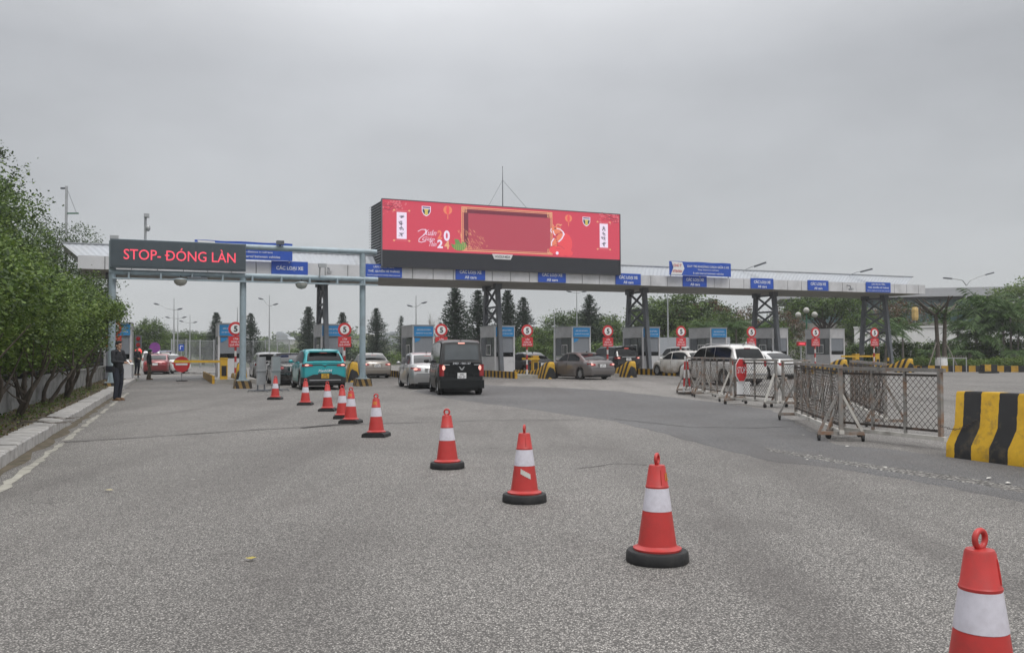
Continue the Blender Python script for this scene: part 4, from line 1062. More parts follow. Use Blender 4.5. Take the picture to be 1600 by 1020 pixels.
# ================================================================== VEHICLES
def paint(name, col, rough=.28, metal=.25, dirt=(.16, .14, .11), damt=.25):
    m, t, p, o = newmat(name); co = objco(t)
    sp = N(t, 'ShaderNodeSeparateXYZ'); t.links.new(co, sp.inputs[0])
    low = N(t, 'ShaderNodeMapRange'); low.inputs[1].default_value, low.inputs[2].default_value, low.inputs[3].default_value, low.inputs[4].default_value = .15, .95, 1.0, .15
    t.links.new(sp.outputs[2], low.inputs[0])
    f = math_(t, 'MULTIPLY', math_(t, 'MULTIPLY', noise(t, co, 2.2, 6, .65, 0, .3, .75), low.outputs[0]), damt)
    t.links.new(mixc(t, f, col, dirt), p.inputs['Base Color'])
    t.links.new(math_(t, 'ADD', math_(t, 'MULTIPLY', f, .6), rough), p.inputs['Roughness'])
    p.inputs['Metallic'].default_value = metal; p.inputs['Coat Weight'].default_value = .7; p.inputs['Coat Roughness'].default_value = .06
    return m
def lerp(a, b, f): return a + (b - a) * f
def interp(pts, x):
    if x <= pts[0][0]: return pts[0][1]
    for (a, za), (b, zb) in zip(pts, pts[1:]):
        if x <= b:
            f = (x - a) / (b - a); return lerp(za, zb, f)
    return pts[-1][1]
SPEC = {  # y from the rear bumper forward
 'sedan': dict(L=4.45, W=1.73, H=1.47, ra=.98, wb=2.6, rw=.31, clr=.17, deck=[(0, .93), (.12, .99), (.75, 1.03), (3.1, .98), (3.6, .93), (4.15, .76), (4.45, .58)], cab=(.62, 1.38, 2.55, 3.45), zb=.96, zb0=1.02, roof=(1.38, 1.46, 1.40), rear=[(0, .10), (.2, .03), (.45, 0), (.6, .03), (.8, .07), (1, .12)], bp=2.25, hatch=0),
 'hatch': dict(L=4.15, W=1.74, H=1.53, ra=.80, wb=2.58, rw=.31, clr=.17, deck=[(0, .98), (.3, 1.0), (2.9, .98), (3.35, .93), (3.9, .76), (4.15, .58)], cab=(.10, .62, 2.2, 3.2), zb=.98, zb0=1.02, roof=(1.44, 1.52, 1.44), rear=[(0, .10), (.2, .03), (.45, 0), (.65, .02), (.85, .05), (1, .10)], bp=1.95, hatch=1),
 'suv': dict(L=4.35, W=1.80, H=1.63, ra=.84, wb=2.62, rw=.345, clr=.22, deck=[(0, 1.06), (.3, 1.08), (2.9, 1.06), (3.4, 1.02), (4.1, .86), (4.35, .68)], cab=(.12, .58, 2.3, 3.35), zb=1.05, zb0=1.10, roof=(1.52, 1.62, 1.54), rear=[(0, .10), (.2, .02), (.4, 0), (.6, .05), (.8, .05), (1, .08)], bp=2.0, hatch=1),
 'bigsuv': dict(L=4.75, W=1.86, H=1.84, ra=.92, wb=2.75, rw=.385, clr=.26, deck=[(0, 1.18), (.3, 1.2), (3.1, 1.16), (3.6, 1.13), (4.45, 1.02), (4.75, .8)], cab=(.10, .40, 2.75, 3.55), zb=1.17, zb0=1.2, roof=(1.74, 1.82, 1.74), rear=[(0, .10), (.2, .02), (.4, 0), (.6, .04), (1, .06)], bp=2.25, hatch=1),
 'mpv': dict(L=4.65, W=1.80, H=1.76, ra=.86, wb=2.75, rw=.335, clr=.2, deck=[(0, 1.06), (.3, 1.08), (3.2, 1.04), (3.7, 1.0), (4.4, .82), (4.65, .64)], cab=(.08, .42, 2.7, 3.65), zb=1.04, zb0=1.1, roof=(1.64, 1.74, 1.66), rear=[(0, .10), (.2, .02), (.4, 0), (.6, .04), (1, .06)], bp=2.3, hatch=1),
 'van': dict(L=3.95, W=1.58, H=1.9, ra=.72, wb=2.45, rw=.29, clr=.2, deck=[(0, 1.12), (.3, 1.13), (3.2, 1.10), (3.6, 1.02), (3.85, .85), (3.95, .7)], cab=(.04, .20, 3.0, 3.72), zb=1.08, zb0=1.12, roof=(1.82, 1.9, 1.80), rear=[(0, .03), (.12, 0), (.34, 0), (.36, .05), (1, .07)], bp=2.05, hatch=1),
}
wheel_cache = {}
def wheel_meshes(rw, sty):
    k = (round(rw, 3), sty)
    if k in wheel_cache: return wheel_cache[k]
    X = Matrix.Rotation(R(90), 4, 'Y'); w = .10
    a = obj('tyre', MB().lathe([(rw * .66, -w), (rw * .92, -w), (rw * .985, -w * .75), (rw, -w * .3), (rw, w * .3), (rw * .985, w * .75), (rw * .92, w), (rw * .66, w)], 26, X, False), M['tyre'], smooth=45)
    mb = MB(); mb.lathe([(rw * .66, -w * .9), (rw * .66, w * .75), (rw * .60, w * .8), (rw * .56, w * .35), (.02, w * .3)], 22, X)
    ns = 5 if sty == 0 else 10
    for i in range(ns):
        T = Matrix.Rotation(2 * math.pi * i / ns, 4, 'X')
        mb.prism([(w * .32, rw * .08), (w * .78, rw * .12), (w * .72, rw * .62), (w * .4, rw * .62)], -.028 if ns == 5 else -.014, .028 if ns == 5 else .014, T)
    mb.lathe([(rw * .14, w * .3), (rw * .13, w * .8), (.01, w * .85)], 10, X)
    b = obj('rim', mb, M['rim'], smooth=35)
    wheel_cache[k] = (a.data, b.data)
    bpy.data.objects.remove(a); bpy.data.objects.remove(b)
    return wheel_cache[k]
def car(kind, name, label, cat, pm, loc, heading, plate=('29A', '456.12'), platecol=None, lit=True, clad=False, group='cars at the toll lanes', tl=None, far=False, lbl=None, extra=None, roofm=None):
    s = SPEC[kind]; L, W, hw = s['L'], s['W'], s['W'] / 2
    t = thing(name, label, cat, loc, R(heading), group)
    clad_m = M['black'] if clad else pm
    # ---- lower body
    ys = [0, .03, .08, .16, .28]
    for ax in (s['ra'], s['ra'] + s['wb']):
        ys += [ax + s['rw'] * 1.2 * c for c in (-1, -.97, -.85, -.65, -.4, -.15, .15, .4, .65, .85, .97, 1)]
    ys += [s['ra'] + s['wb'] * f for f in (.3, .4, .5, .6, .7)] + [L - .3, L - .15, L - .06, L]
    ys = sorted(set(round(y, 3) for y in ys if 0 <= y <= L))
    def wid(y):
        a = 0
        if y < .45: a = .13 * (1 - y / .45) ** 2.2
        if y > L - .9: a = .30 * ((y - L + .9) / .9) ** 2.4
        return hw * (1 - a)
    def zbot(y):
        z = s['clr'] + (.05 if y < .3 else 0)
        for ax in (s['ra'], s['ra'] + s['wb']):
            q_ = (s['rw'] * 1.2) ** 2 - (y - ax) ** 2
            if q_ > 0: z = max(z, s['rw'] + math.sqrt(q_) * .98 - .0)
        return z
    fr = (0, .07, .3, .5, .72, .92, 1.0, 1.0)
    def rowpt(y, k, rear=True):
        zt, w = interp(s['deck'], y), wid(y); zb = zbot(y); z = lerp(zb, zt - .015, fr[k])
        full = (z - s['clr']) / (zt - s['clr'])
        inx = (.05, .012, .0, .004, .012, .05, .16, 99)[k]
        x = max(w - inx, 0) if k < 7 else 0
        if k == 7: z = zt + .02
        if k == 6: z = zt + .005
        yy = y
        f_ = max(0, 1 - y / .28)
        if f_ > 0: yy = y + interp(s['rear'], full) * f_
        g_ = max(0, 1 - (L - y) / .3)
        if g_ > 0: yy = y - g_ * (.16 * max(full - .45, 0) ** 1.2 * 2 + .05 * (full < .15))
        return (x, yy, z)
    mb = MB(); rows = []
    for y in ys:
        h_ = [rowpt(y, k) for k in range(8)]
        rows.append(h_ + [(-x, yy, z) for x, yy, z in reversed(h_[:-1])])
    m = len(rows[0])
    mb.v = [p for r in rows for p in r]
    for i in range(len(rows) - 1):
        for k in range(m - 1):
            mb.f.append((i * m + k, i * m + k + 1, (i + 1) * m + k + 1, (i + 1) * m + k)); mb.m.append(1 if k in (0, 1, m - 2, m - 3) else 0)
    for i0, rev in ((0, False), ((len(rows) - 1) * m, True)):      # rear and nose faces, rung by rung
        for k in range(7):
            a, b, c, d = i0 + k, i0 + k + 1, i0 + m - 2 - k, i0 + m - 1 - k
            if k == 6: mb.f.append((a, b, c + 0 if False else d)); 
            else: mb.f.append((a, b, c, d))
            mb.m.append(1 if k < 2 else 0)
    body = obj('body', mb, [pm, clad_m], t, smooth=42)
    obj('underbody', MB().box((0, L / 2, s['clr'] + .2), (W - .42, L - .5, .5)), M['black'], t)
    # ---- cabin
    y0, y1, y2, y3 = s['cab']; zr1, zr, zr2 = s['roof']; zb, zb0 = s['zb'], s['zb0']; ym = (y1 + y2) / 2
    wb_, wr = hw - .055, hw - (.20 if kind != 'van' else .13)
    ST = [(y0, zb0 - .02, wb_ - .05), (lerp(y0, y1, .5), lerp(zb0, zr1, .52), lerp(wb_, wr, .5) - .03), (y1, zr1 - .02, wr - .02), (y1 + .25, lerp(zr1, zr, .75), wr), (ym, zr, wr), (y2, zr2 + .03, wr), (y2 + .22, zr2 - .04, wr + .01), (lerp(y2, y3, .6), lerp(zr2, zb, .58), lerp(wr, wb_, .55)), (y3, zb - .02, wb_ - .04)]
    mb = MB(); n = len(ST)
    for (y, z, w) in ST:
        mb.v += [(-w, y, z - .035), (-w + .06, y, z), (-w * .45, y, z + .022), (w * .45, y, z + .022), (w - .06, y, z), (w, y, z - .035)]
    for i in range(n - 1):
        for k in range(5): mb.f.append((i * 6 + k, i * 6 + k + 1, (i + 1) * 6 + k + 1, (i + 1) * 6 + k)); mb.m.append(0)
    for sg, k in ((-1, 0), (1, 5)):
        base = len(mb.v)
        for i, (y, z, w) in enumerate(ST): mb.v.append((sg * (wb_ + .0), y, min(zb - .04, z)))
        for i in range(n - 1): mb.f.append((i * 6 + k, (i + 1) * 6 + k, base + i + 1, base + i)); mb.m.append(0)
    cab = obj('cabin', mb, roofm or pm, t, smooth=45)
    # glass: pieces proud of the shell
    def sx(y, z): return lerp(wb_, wr, max(0, min(1, (z - zb + .04) / (zr - zb)))) + .012
    top = lambda y: interp([(q[0], q[1]) for q in ST], y)
    gz = zb + .03
    def inside(y): return top(y) - .085
    yr0 = y0 + (.34 if s['hatch'] else .50); 
    segs = [(yr0, s['bp'] - .70), (s['bp'] - .675, s['bp'] - .02), (s['bp'] + .02, y3 - .30)] if kind in ('mpv', 'van', 'bigsuv') else [(yr0, s['bp'] - .04), (s['bp'] + .04, y3 - .34)]
    for sg in (-1, 1):
        for a, b in segs:
            P = []; k = 6
            ys_ = [lerp(a, b, i / k) for i in range(k + 1)]
            lowp = [(y, gz) for y in ys_]; up = [(y, max(inside(y), gz + .012)) for y in reversed(ys_)]
            mbg = MB(); v_ = []
            for i, y in enumerate(ys_):
                zt2 = max(inside(y), gz + .01); v_ += [(sg * sx(y, gz), y, gz), (sg * sx(y, zt2), y, zt2)]
            mbg.add(v_, [(2 * i, 2 * i + 1, 2 * i + 3, 2 * i + 2) for i in range(k)])
            obj('side_window', mbg, M['glass'], cab)
    def strip_glass(nm, i0, i1, f0, f1, m_, shrink=.09):
        pa = []; 
        sub = [ST[i] for i in range(i0, i1 + 1)]; q_ = MB(); v_ = []
        K = 6
        for j in range(K + 1):
            f = lerp(f0, f1, j / K) * (len(sub) - 1); i = min(int(f), len(sub) - 2); g = f - i
            y, z, w = [lerp(sub[i][c], sub[i + 1][c], g) for c in range(3)]
            dy, dz = sub[i + 1][0] - sub[i][0], sub[i + 1][1] - sub[i][1]; l_ = math.hypot(dy, dz); ny, nz_ = -dz / l_, dy / l_
            if nz_ < 0: ny, nz_ = -ny, -nz_
            o_ = .014
            v_ += [(-w + shrink, y + ny * o_, z + nz_ * o_ + .002), (-w * .45, y + ny * (o_ + .012), z + nz_ * (o_ + .012) + .012), (w * .45, y + ny * (o_ + .012), z + nz_ * (o_ + .012) + .012), (w - shrink, y + ny * o_, z + nz_ * o_ + .002)]
        q_.add(v_, [(j * 4 + c, j * 4 + c + 1, j * 4 + c + 5, j * 4 + c + 4) for j in range(K) for c in range(3)])
        return obj(nm, q_, m_, cab, smooth=30)
    strip_glass('rear_window', 0, 2, .12 if s['hatch'] else .10, .86 if s['hatch'] else .92, M['glassgrey'] if kind == 'van' else M['glass'])
    strip_glass('windscreen', 6, 8, .08, .94, M['glass'])
    # ---- wheels
    tm, rm = wheel_meshes(s['rw'], 0 if kind in ('suv', 'bigsuv', 'mpv') else 1)
    for ax in (s['ra'], s['ra'] + s['wb']):
        for sg in (-1, 1):
            wq = bpy.data.objects.new('wheel', None); COL.objects.link(wq); wq.empty_display_size = .1; wq.parent = t
            wq.location = (sg * (hw - .115), ax, s['rw']); wq.rotation_euler = (0, 0, 0 if sg > 0 else math.pi)
            meshobj('tyre', tm, wq); meshobj('rim', rm, wq)
    # ---- rear details
    zdk = s['deck'][0][1]
    def ry(z):  # rear skin y at centre for height z
        return interp(s['rear'], (z - s['clr']) / (zdk - s['clr']))
    if kind == 'van': tz0, tz1, tx0, tx1 = .66, 1.06, .86, 1.0
    elif kind == 'suv': tz0, tz1, tx0, tx1 = .92, 1.04, .60, .99
    elif kind == 'mpv': tz0, tz1, tx0, tx1 = .82, 1.12, .80, .99
    elif kind == 'bigsuv': tz0, tz1, tx0, tx1 = 1.0, 1.14, .72, .99
    else: tz0, tz1, tx0, tx1 = zdk - .22, zdk - .06, .62, .99
    w0 = wid(0)
    for sg in (-1, 1):
        v_ = []; nn = 5
        for j in range(nn + 1):
            f = j / nn
            for z in (tz0, (tz0 + tz1) / 2, tz1):
                if f < .6: x = lerp(tx0, .955, f / .6) * w0; y = ry(z) - .016
                else: g = (f - .6) / .4; x = lerp(.955 * w0, wid(.2) + .006, g ** .7); y = lerp(ry(z) - .016, .30 if kind != 'van' else .1, g)
                zz = lerp(z, (tz0 + tz1) / 2 + .02, .35 * (1 - f)) if kind in ('suv', 'sedan', 'hatch') else z
                v_.append((sg * x, y, zz))
        q_ = MB().add(v_, [(j * 3 + k, j * 3 + k + 1, j * 3 + k + 4, j * 3 + k + 3) for j in range(nn) for k in range(2)])
        lamp = obj('tail_lamp', q_, M['tail'], t, smooth=50)
        if lit:
            zc_ = (tz0 + tz1) / 2 + (.08 if kind == 'van' else .01)
            core = MB().ell((sg * .90 * w0, ry(zc_) - .016, zc_), (.085 if kind != 'van' else .055, .02, min(.05, (tz1 - tz0) * .3) if kind != 'van' else .09), 12, 6)
            obj('brake_core', core, M['tailglow'], lamp, smooth=80)
    if kind != 'van':
        zc_ = top(y1) - .03 if s['hatch'] else lerp(zb0, zr1, .82)
        yb_ = y1 - .05 if s['hatch'] else lerp(y0, y1, .8)
        obj('brake_light', MB().box((0, yb_ - .02, zc_), (.30, .03, .03)), M['taillit'] if lit else M['tail'], t)
    # bumper, plate
    zl = s['clr'] + .06
    bz_ = lerp(s['clr'], zdk, .32)
    obj('bumper_trim', MB().prism([(-.66 * hw, zl), (.66 * hw, zl), (.72 * hw, zl + .15), (-.72 * hw, zl + .15)], -.02 + ry(zl), .08 + ry(zl)), M['black'], t)
    if kind in ('sedan', 'hatch', 'mpv', 'bigsuv'): pz_, pw, ph = zdk - .20 - (.1 if kind == 'mpv' else 0), .36, .17
    elif kind == 'van': pz_, pw, ph = .67, .30, .20
    else: pz_, pw, ph = .56, .30, .18
    rc = obj('plate_recess', MB().box((0, ry(pz_) + .0, pz_), (pw + .24, .03, ph + .05)), M['black'] if kind in ('suv',) else pm, t)
    pp = obj('licence_plate', MB().box((0, ry(pz_) - .022, pz_), (pw, .02, ph)), platecol or M['white'], t)
    if not far:
        lettering(plate[0], pw * .5, ph * .34, (0, ry(pz_) - .034, pz_ + ph * .22), M['textblack'], pp, .01)
        lettering(plate[1], pw * .8, ph * .36, (0, ry(pz_) - .034, pz_ - ph * .22), M['textblack'], pp, .01)
    # mirrors, doors, handles
    for sg in (-1, 1):
        yq = y3 - .42 if kind != 'van' else y3 - .3
        obj('wing_mirror', MB().ell((sg * (hw + .09), yq, zb + .07), (.10, .06, .075), 10, 6).bar((sg * (hw - .06), yq, zb + .02), (sg * (hw + .04), yq, zb + .05), .04), pm if kind != 'van' else M['black'], t, smooth=60)
        if far: continue
        bounds = [(s['bp'] - .98, s['bp'] - .01), (s['bp'] + .01, min(y3 - .12, s['ra'] + s['wb'] - s['rw'] * 1.2 - .05))] if kind != 'van' else [(s['ra'] + .45, s['bp']), (s['bp'] + .02, s['bp'] + .95)]
        for a, b in bounds:
            a = max(a, s['ra'] + s['rw'] * .3); v_ = []; nn, mm = 6, 5
            for i in range(nn + 1):
                y = lerp(a, b, i / nn); zt = interp(s['deck'], y) - .05
                for j in range(mm + 1):
                    z = lerp(max(s['clr'] + .1, zbot(y) + .03), zt, j / mm)
                    full = (z - zbot(y)) / (zt + .035 - zbot(y)); inx = interp([(0, .05), (.07, .012), (.3, 0), (.5, .004), (.72, .012), (.92, .05), (1, .08)], full)
                    v_.append((sg * (wid(y) - inx + .009), y, z))
            d_ = obj('door', MB().add(v_, [(i * (mm + 1) + j, i * (mm + 1) + j + 1, (i + 1) * (mm + 1) + j + 1, (i + 1) * (mm + 1) + j) for i in range(nn) for j in range(mm)]), pm, t, smooth=60)
            obj('door_handle', MB().box((sg * (hw + .012), a + .16, zb - .12), (.03, .17, .028)), pm if kind != 'mpv' else M['galv'], d_)
            obj('door_gap', MB().box((sg * (hw - .004), b + .006, (zb + s['clr']) / 2 + .05), (.012, .012, zb - s['clr'] - .2)), M['black'], d_)
    for a, b in ((y2 + .05, y3),):
        pass
    obj('aerial', MB().prism([(y1 + .1, 0), (y1 + .3, 0), (y1 + .12, .07)], -.012, .012, Matrix.Rotation(R(90), 4, 'Z') @ Matrix.Translation((0, 0, zr - .01))), M['black'], t)
    obj('sill', MB().box((0, s['ra'] + s['wb'] / 2, s['clr'] + .05), (W - .10, s['wb'] - s['rw'] * 2.6, .07)), M['black'], t)
    if kind == 'suv':
        obj('rear_trim_bar', MB().prism([(-.66 * w0, .98), (-.09, .985), (0, .90), (.09, .985), (.66 * w0, .98), (.66 * w0, 1.02), (.11, 1.02), (0, .95), (-.11, 1.02), (-.66 * w0, 1.02)], ry(1.0) - .022, ry(1.0) + .02), M['black'], t)
        obj('rear_diffuser', MB().prism([(-.80 * hw, .30), (.80 * hw, .30), (.84 * hw, .5), (.5 * hw, .62), (-.5 * hw, .62), (-.84 * hw, .5)], -.025, .06), M['black'], t)
        obj('skid_strip', MB().box((0, -.028, .40), (1.36 * hw, .02, .035)), M['galv'], t)
        obj('spoiler', MB().prism([(-.55, zr1 - .02), (.55, zr1 - .02), (.56, zr1 + .035), (-.56, zr1 + .035)], y1 - .24, y1 + .1), pm, t)
    if kind in ('mpv', 'bigsuv'):
        obj('chrome_strip', MB().box((0, ry(zdk - .04) - .02, zdk - .05), (1.0, .025, .05)), M['galv'] if kind == 'bigsuv' else pm, t)
        obj('rear_wiper', MB().bar((.05, y0 - .02, zb0 + .08), (.5, y0 + .02, zb0 + .12), .025), M['black'], t)
        obj('bumper_step', MB().box((0, .02, s['clr'] + .30), (W * .86, .08, .05)), M['galv'] if kind == 'mpv' else M['black'], t)
        for sg in (-1, 1): obj('roof_rail', MB().path([(sg * (wr - .06), y1 + .25, zr - .01), (sg * (wr - .06), y1 + .35, zr + .05), (sg * (wr - .06), y2 - .3, zr + .05), (sg * (wr - .06), y2 - .1, zr - .01)], .018, 6), M['galv'], t)
    if kind == 'sedan': obj('boot_line', MB().box((0, ry(bz_ + .12) - .006, lerp(s['clr'], zdk, .58)), (1.3, .012, .012)), M['black'], t)
    if lbl: lettering(lbl[0], lbl[1], lbl[2], (lbl[3], ry(lbl[4]) - .03, lbl[4]), M['text'], t, .012, lbl[5] if len(lbl) > 5 else 0)
    if extra: extra(t, s, ry)
    return t
PT = {'teal': paint('teal_paint', (.0, .30, .33)), 'black': paint('black_paint', (.012, .012, .014), .22, .1, damt=.3), 'silver': paint('silver_paint', (.42, .42, .42), .3, .5), 'beige': paint('champagne_paint', (.36, .325, .29), .3, .5),
      'grey': paint('warm_grey_paint', (.19, .175, .172), .28, .5), 'white': paint('white_car_paint', (.66, .66, .65), .25, 0), 'dusty': paint('dusty_white_paint', (.64, .63, .60), .35, 0, (.24, .185, .12), 1.6), 'dusty2': paint('dusty_white_paint', (.65, .64, .62), .35, 0, (.30, .25, .19), 1.0),
      'red': paint('dark_red_paint', (.22, .018, .022), .3, .2), 'vanblack': paint('van_black_paint', (.007, .009, .010), .25, .05, (.05, .047, .043), .25), 'navy': paint('navy_paint', (.03, .04, .09))}
PT['vanblack'].node_tree.nodes['Principled BSDF'].inputs['Coat Weight'].default_value = .15
PT['vanblack'].node_tree.nodes['Principled BSDF'].inputs['Specular IOR Level'].default_value = .3
roof_dusty = paint('dusty_black_roof', (.012, .013, .014), .4, 0, (.20, .19, .175), 1.3)
roof_dusty.node_tree.nodes['Principled BSDF'].inputs['Coat Weight'].default_value = .2
def cp(px, py, off=0): 
    q = gp(px, py); q.z = 0; return q
def vanx(t, s, ry):
    obj('rear_badge', MB().prism([(-.10, .98), (-.07, .98), (0, .90), (.07, .98), (.10, .98), (.03, .86), (-.03, .86)], ry(.95) - .03, ry(.95) - .015), M['galv'], t)
    obj('rear_bumper', MB().box((0, .03, .38), (s['W'] - .06, .16, .28)), PT['vanblack'], t)
    for sg in (-1, 1): obj('chrome_flash', MB().box((sg * .52, ry(1.03) - .03, 1.045), (.2, .02, .03)), M['galv'], t)
    obj('tailgate', MB().box((0, ry(.8) - .006, .80), (s['W'] - .36, .03, .50)), PT['vanblack'], t)
    obj('brake_light', MB().box((0, .15, 1.78), (.22, .05, .04)), M['tailglow'], t)
    obj('side_strip', MB().box((-s['W'] / 2 - .004, 1.95, .62), (.016, 1.4, .03)), M['black'], t)
def side_hood(t, s, ry): pass
car('suv', 'parked_car', 'teal crossover with a yellow number plate stopped behind the cones', 'car', PT['teal'], at(508, 611, 35.5).xy.to_3d(), 20.5, ('30E', '123.45'), M['yellow'], True, True, lbl=('XanhSM', .56, .10, 0, .77, .25))
car('van', 'minivan', 'black minivan with dusty roof and lit tail lamps beside the silver sedan', 'van', PT['vanblack'], at(722, 619, 30.6).xy.to_3d(), 11, ('29D', '061.27'), lbl=('29D - 061.27', .62, .065, 0, 1.09), extra=vanx, roofm=roof_dusty)
car('sedan', 'parked_car', 'silver sedan half hidden by the black minivan', 'car', PT['silver'], at(676, 606, 36).xy.to_3d(), 15)
car('sedan', 'parked_car', 'champagne sedan just beyond the gantry post at the teal car', 'car', PT['beige'], at(590, 594, 52).xy.to_3d(), 20)
car('sedan', 'parked_car', 'black sedan with white roof trim queued ahead of the teal car', 'car', PT['black'], at(460, 603, 41).xy.to_3d(), 21, lit=False, roofm=None)
car('hatch', 'parked_car', 'pale silver hatchback seen between the sign stands and the black sedan', 'car', PT['silver'], at(424, 598, 49).xy.to_3d(), 21, lit=False)
car('sedan', 'parked_car', 'black sedan passing behind the striped crash nose next to the grey sedan', 'car', PT['black'], at(850, 590, 54.5).xy.to_3d(), 25)
car('sedan', 'parked_car', 'warm grey sedan with its whole driver side in view', 'car', PT['grey'], at(943, 590, 47.5).xy.to_3d(), 30)
car('bigsuv', 'parked_car', 'large black off-roader beyond the grey sedan, chrome strip on its tailgate', 'car', PT['black'], at(983, 585, 58).xy.to_3d(), 22)
car('hatch', 'parked_car', 'white hatchback with brown dust on its doors beside the striped nose', 'car', PT['dusty'], at(1098, 586, 53).xy.to_3d(), 27, lit=False)
car('mpv', 'parked_car', 'large dusty white people carrier behind the mesh barriers', 'car', PT['dusty2'], at(1176, 600, 38).xy.to_3d(), 22, lit=False)
car('sedan', 'parked_car', 'clean white sedan behind the mesh panels on the people carrier side', 'car', PT['white'], at(1237, 590, 46.5).xy.to_3d(), 22, lit=False)
car('bigsuv', 'parked_car', 'white car showing only its roof above the dusty hatchback', 'car', PT['white'], at(1090, 580, 64).xy.to_3d(), 23, lit=False, far=True)
car('sedan', 'parked_car', 'dark red sedan near the man in the helmet beyond the kerb', 'car', PT['red'], at(242, 583, 64).xy.to_3d(), 14, far=True, lit=False)
car('sedan', 'parked_car', 'small white sedan behind the no entry disc', 'car', PT['white'], at(284, 583, 66).xy.to_3d(), 52, far=True, lit=False)
car('mpv', 'parked_car', 'white car showing only its roof behind the red sedan', 'car', PT['white'], at(236, 578, 84).xy.to_3d(), 18, far=True, lit=False)
car('bigsuv', 'parked_car', 'dark blue car roof between the red sedan and the lamp post', 'car', PT['navy'], at(262, 577, 92).xy.to_3d(), 25, far=True, lit=False)

# ================================================================== PEOPLE
def voxel(name, mb, m, parent, vox=.009, smooth_it=4, mats=None):
    o = obj(name, mb, m, parent)
    md = o.modifiers.new('r', 'REMESH'); md.mode = 'VOXEL'; md.voxel_size = vox
    sm = o.modifiers.new('s', 'SMOOTH'); sm.iterations = smooth_it; sm.factor = .5
    dg = bpy.context.evaluated_depsgraph_get(); dg.update()
    me = bpy.data.meshes.new_from_object(o.evaluated_get(dg))
    me.polygons.foreach_set('use_smooth', [True] * len(me.polygons))
    o.modifiers.clear(); old = o.data; o.data = me; me.name = name
    if not me.materials: me.materials.append(m)
    return o
def limb(mb, pts, rs, n=12):
    mb.path(pts, rs, n)
    for p, r_ in zip(pts, rs): mb.ell(p, r_ * .99, 10, 7)
def person(label, loc, rz, Hs, top, trous, shoe, armL, armR, headturn=0, helmet=None, step=.0, hold=None, glasses=False):
    k = Hs / 1.75
    t = thing('person', label, 'person', loc, rz)
    t.scale = (k, k, k)
    V = Vector
    # facing -y in local space
    hipz, shz = .92, 1.43
    hip = [V((s_ * .095, .0, hipz)) for s_ in (1, -1)]
    knee = [V((s_ * .10, -.03 + st, .50)) for s_, st in ((1, step * .5), (-1, -step * .5))]
    ank = [V((s_ * .105, .03 + st, .09)) for s_, st in ((1, step), (-1, -step))]
    sh = [V((s_ * .185, .01, shz)) for s_ in (1, -1)]
    neck, head = V((0, .01, 1.47)), V((0, -.02, 1.625))
    Hm = Matrix.Translation(head) @ Matrix.Rotation(headturn, 4, 'Z')
    b = MB()
    limb(b, [V((0, .015, 1.38)), V((0, .0, 1.53))], [.062, .056])
    # skull, jaw, face
    def he(c, r_, n=14, m=10): b.ell(Hm @ V(c), r_, n, m, Matrix.Rotation(headturn, 3, 'Z'))
    he((0, .012, .03), (.074, .093, .098)); he((0, -.03, -.045), (.056, .058, .07)); he((0, -.092, -.012), (.013, .02, .026)); he((0, -.085, -.058), (.022, .014, .009)); he((0, -.07, -.095), (.026, .02, .018))
    he((.078, .01, -.012), (.012, .02, .03)); he((-.078, .01, -.012), (.012, .02, .03)); he((.032, -.083, .028), (.022, .014, .009)); he((-.032, -.083, .028), (.022, .014, .009))
    hands = []
    for s_, (el, wr) in zip((1, -1), (armL, armR)):
        el, wr = V(el), V(wr); S_ = sh[0] if s_ > 0 else sh[1]
        limb(b, [S_, el, wr], [.050, .040, .027])
        d = (wr - el).normalized(); side = d.cross(V((0, 0, 1))); side = side.normalized() if side.length > .1 else V((0, 1, 0)); nn = side.cross(d)
        pal = wr + d * .05
        b.path([wr, wr + d * .03, wr + d * .09], [.026, .034, .034], 10); b.ell(pal, .033, 10, 7)
        for i, (off, ln) in enumerate(((-.027, .062), (-.009, .074), (.009, .070), (.027, .054))):
            p0 = wr + d * .085 + side * off; p1 = p0 + d * ln * .5 + nn * -.008; p2 = p1 + d * ln * .42 + nn * -.022
            limb(b, [p0, p1, p2], [.0095, .0088, .0075], 8)
        p0 = wr + d * .025 + side * -.03; limb(b, [p0, p0 + d * .035 + side * -.022, p0 + d * .065 + side * -.02 + nn * -.01], [.012, .0105, .009], 8)
        hands.append((wr + d * .12, d, side, nn))
    for K, A in zip(knee, ank): limb(b, [K, A], [.05, .038])
    limb(b, [V((0, 0, .9)), V((0, 0, 1.4))], [.10, .10])
    for Hp, K in zip(hip, knee): limb(b, [V((0, 0, .95)), Hp, K], [.09, .075, .052])
    limb(b, [sh[1], V((0, .01, 1.40)), sh[0]], [.05, .08, .05])
    body = voxel('body', b, M['skin'], t, .008, 3)
    # eyes, brows
    ey = MB()
    for x in (.031, -.031): ey.ell(Hm @ V((x, -.080, .010)), (.013, .008, .008), 8, 6)
    obj('eyes', ey, M['white'], body, smooth=80); pu = MB()
    for x in (.031, -.031): pu.ell(Hm @ V((x, -.0875, .010)), (.0055, .003, .0055), 8, 6)
    obj('pupils', pu, M['hair'], body); lp = MB(); lp.ell(Hm @ V((0, -.098, -.058)), (.022, .005, .006), 8, 6, Matrix.Rotation(headturn, 3, 'Z')); obj('lips', lp, mat_lip, body, smooth=80)
    # hair
    h = MB(); hr = Matrix.Rotation(headturn, 3, 'Z')
    h.ell(Hm @ V((0, .022, .052)), (.083, .098, .094), 16, 10, hr); h.ell(Hm @ V((0, .06, -.005)), (.072, .055, .065), 12, 8, hr); h.ell(Hm @ V((0, -.045, .108)), (.06, .05, .035), 12, 8, hr)
    voxel('hair', h, M['hair'], t, .010, 2)
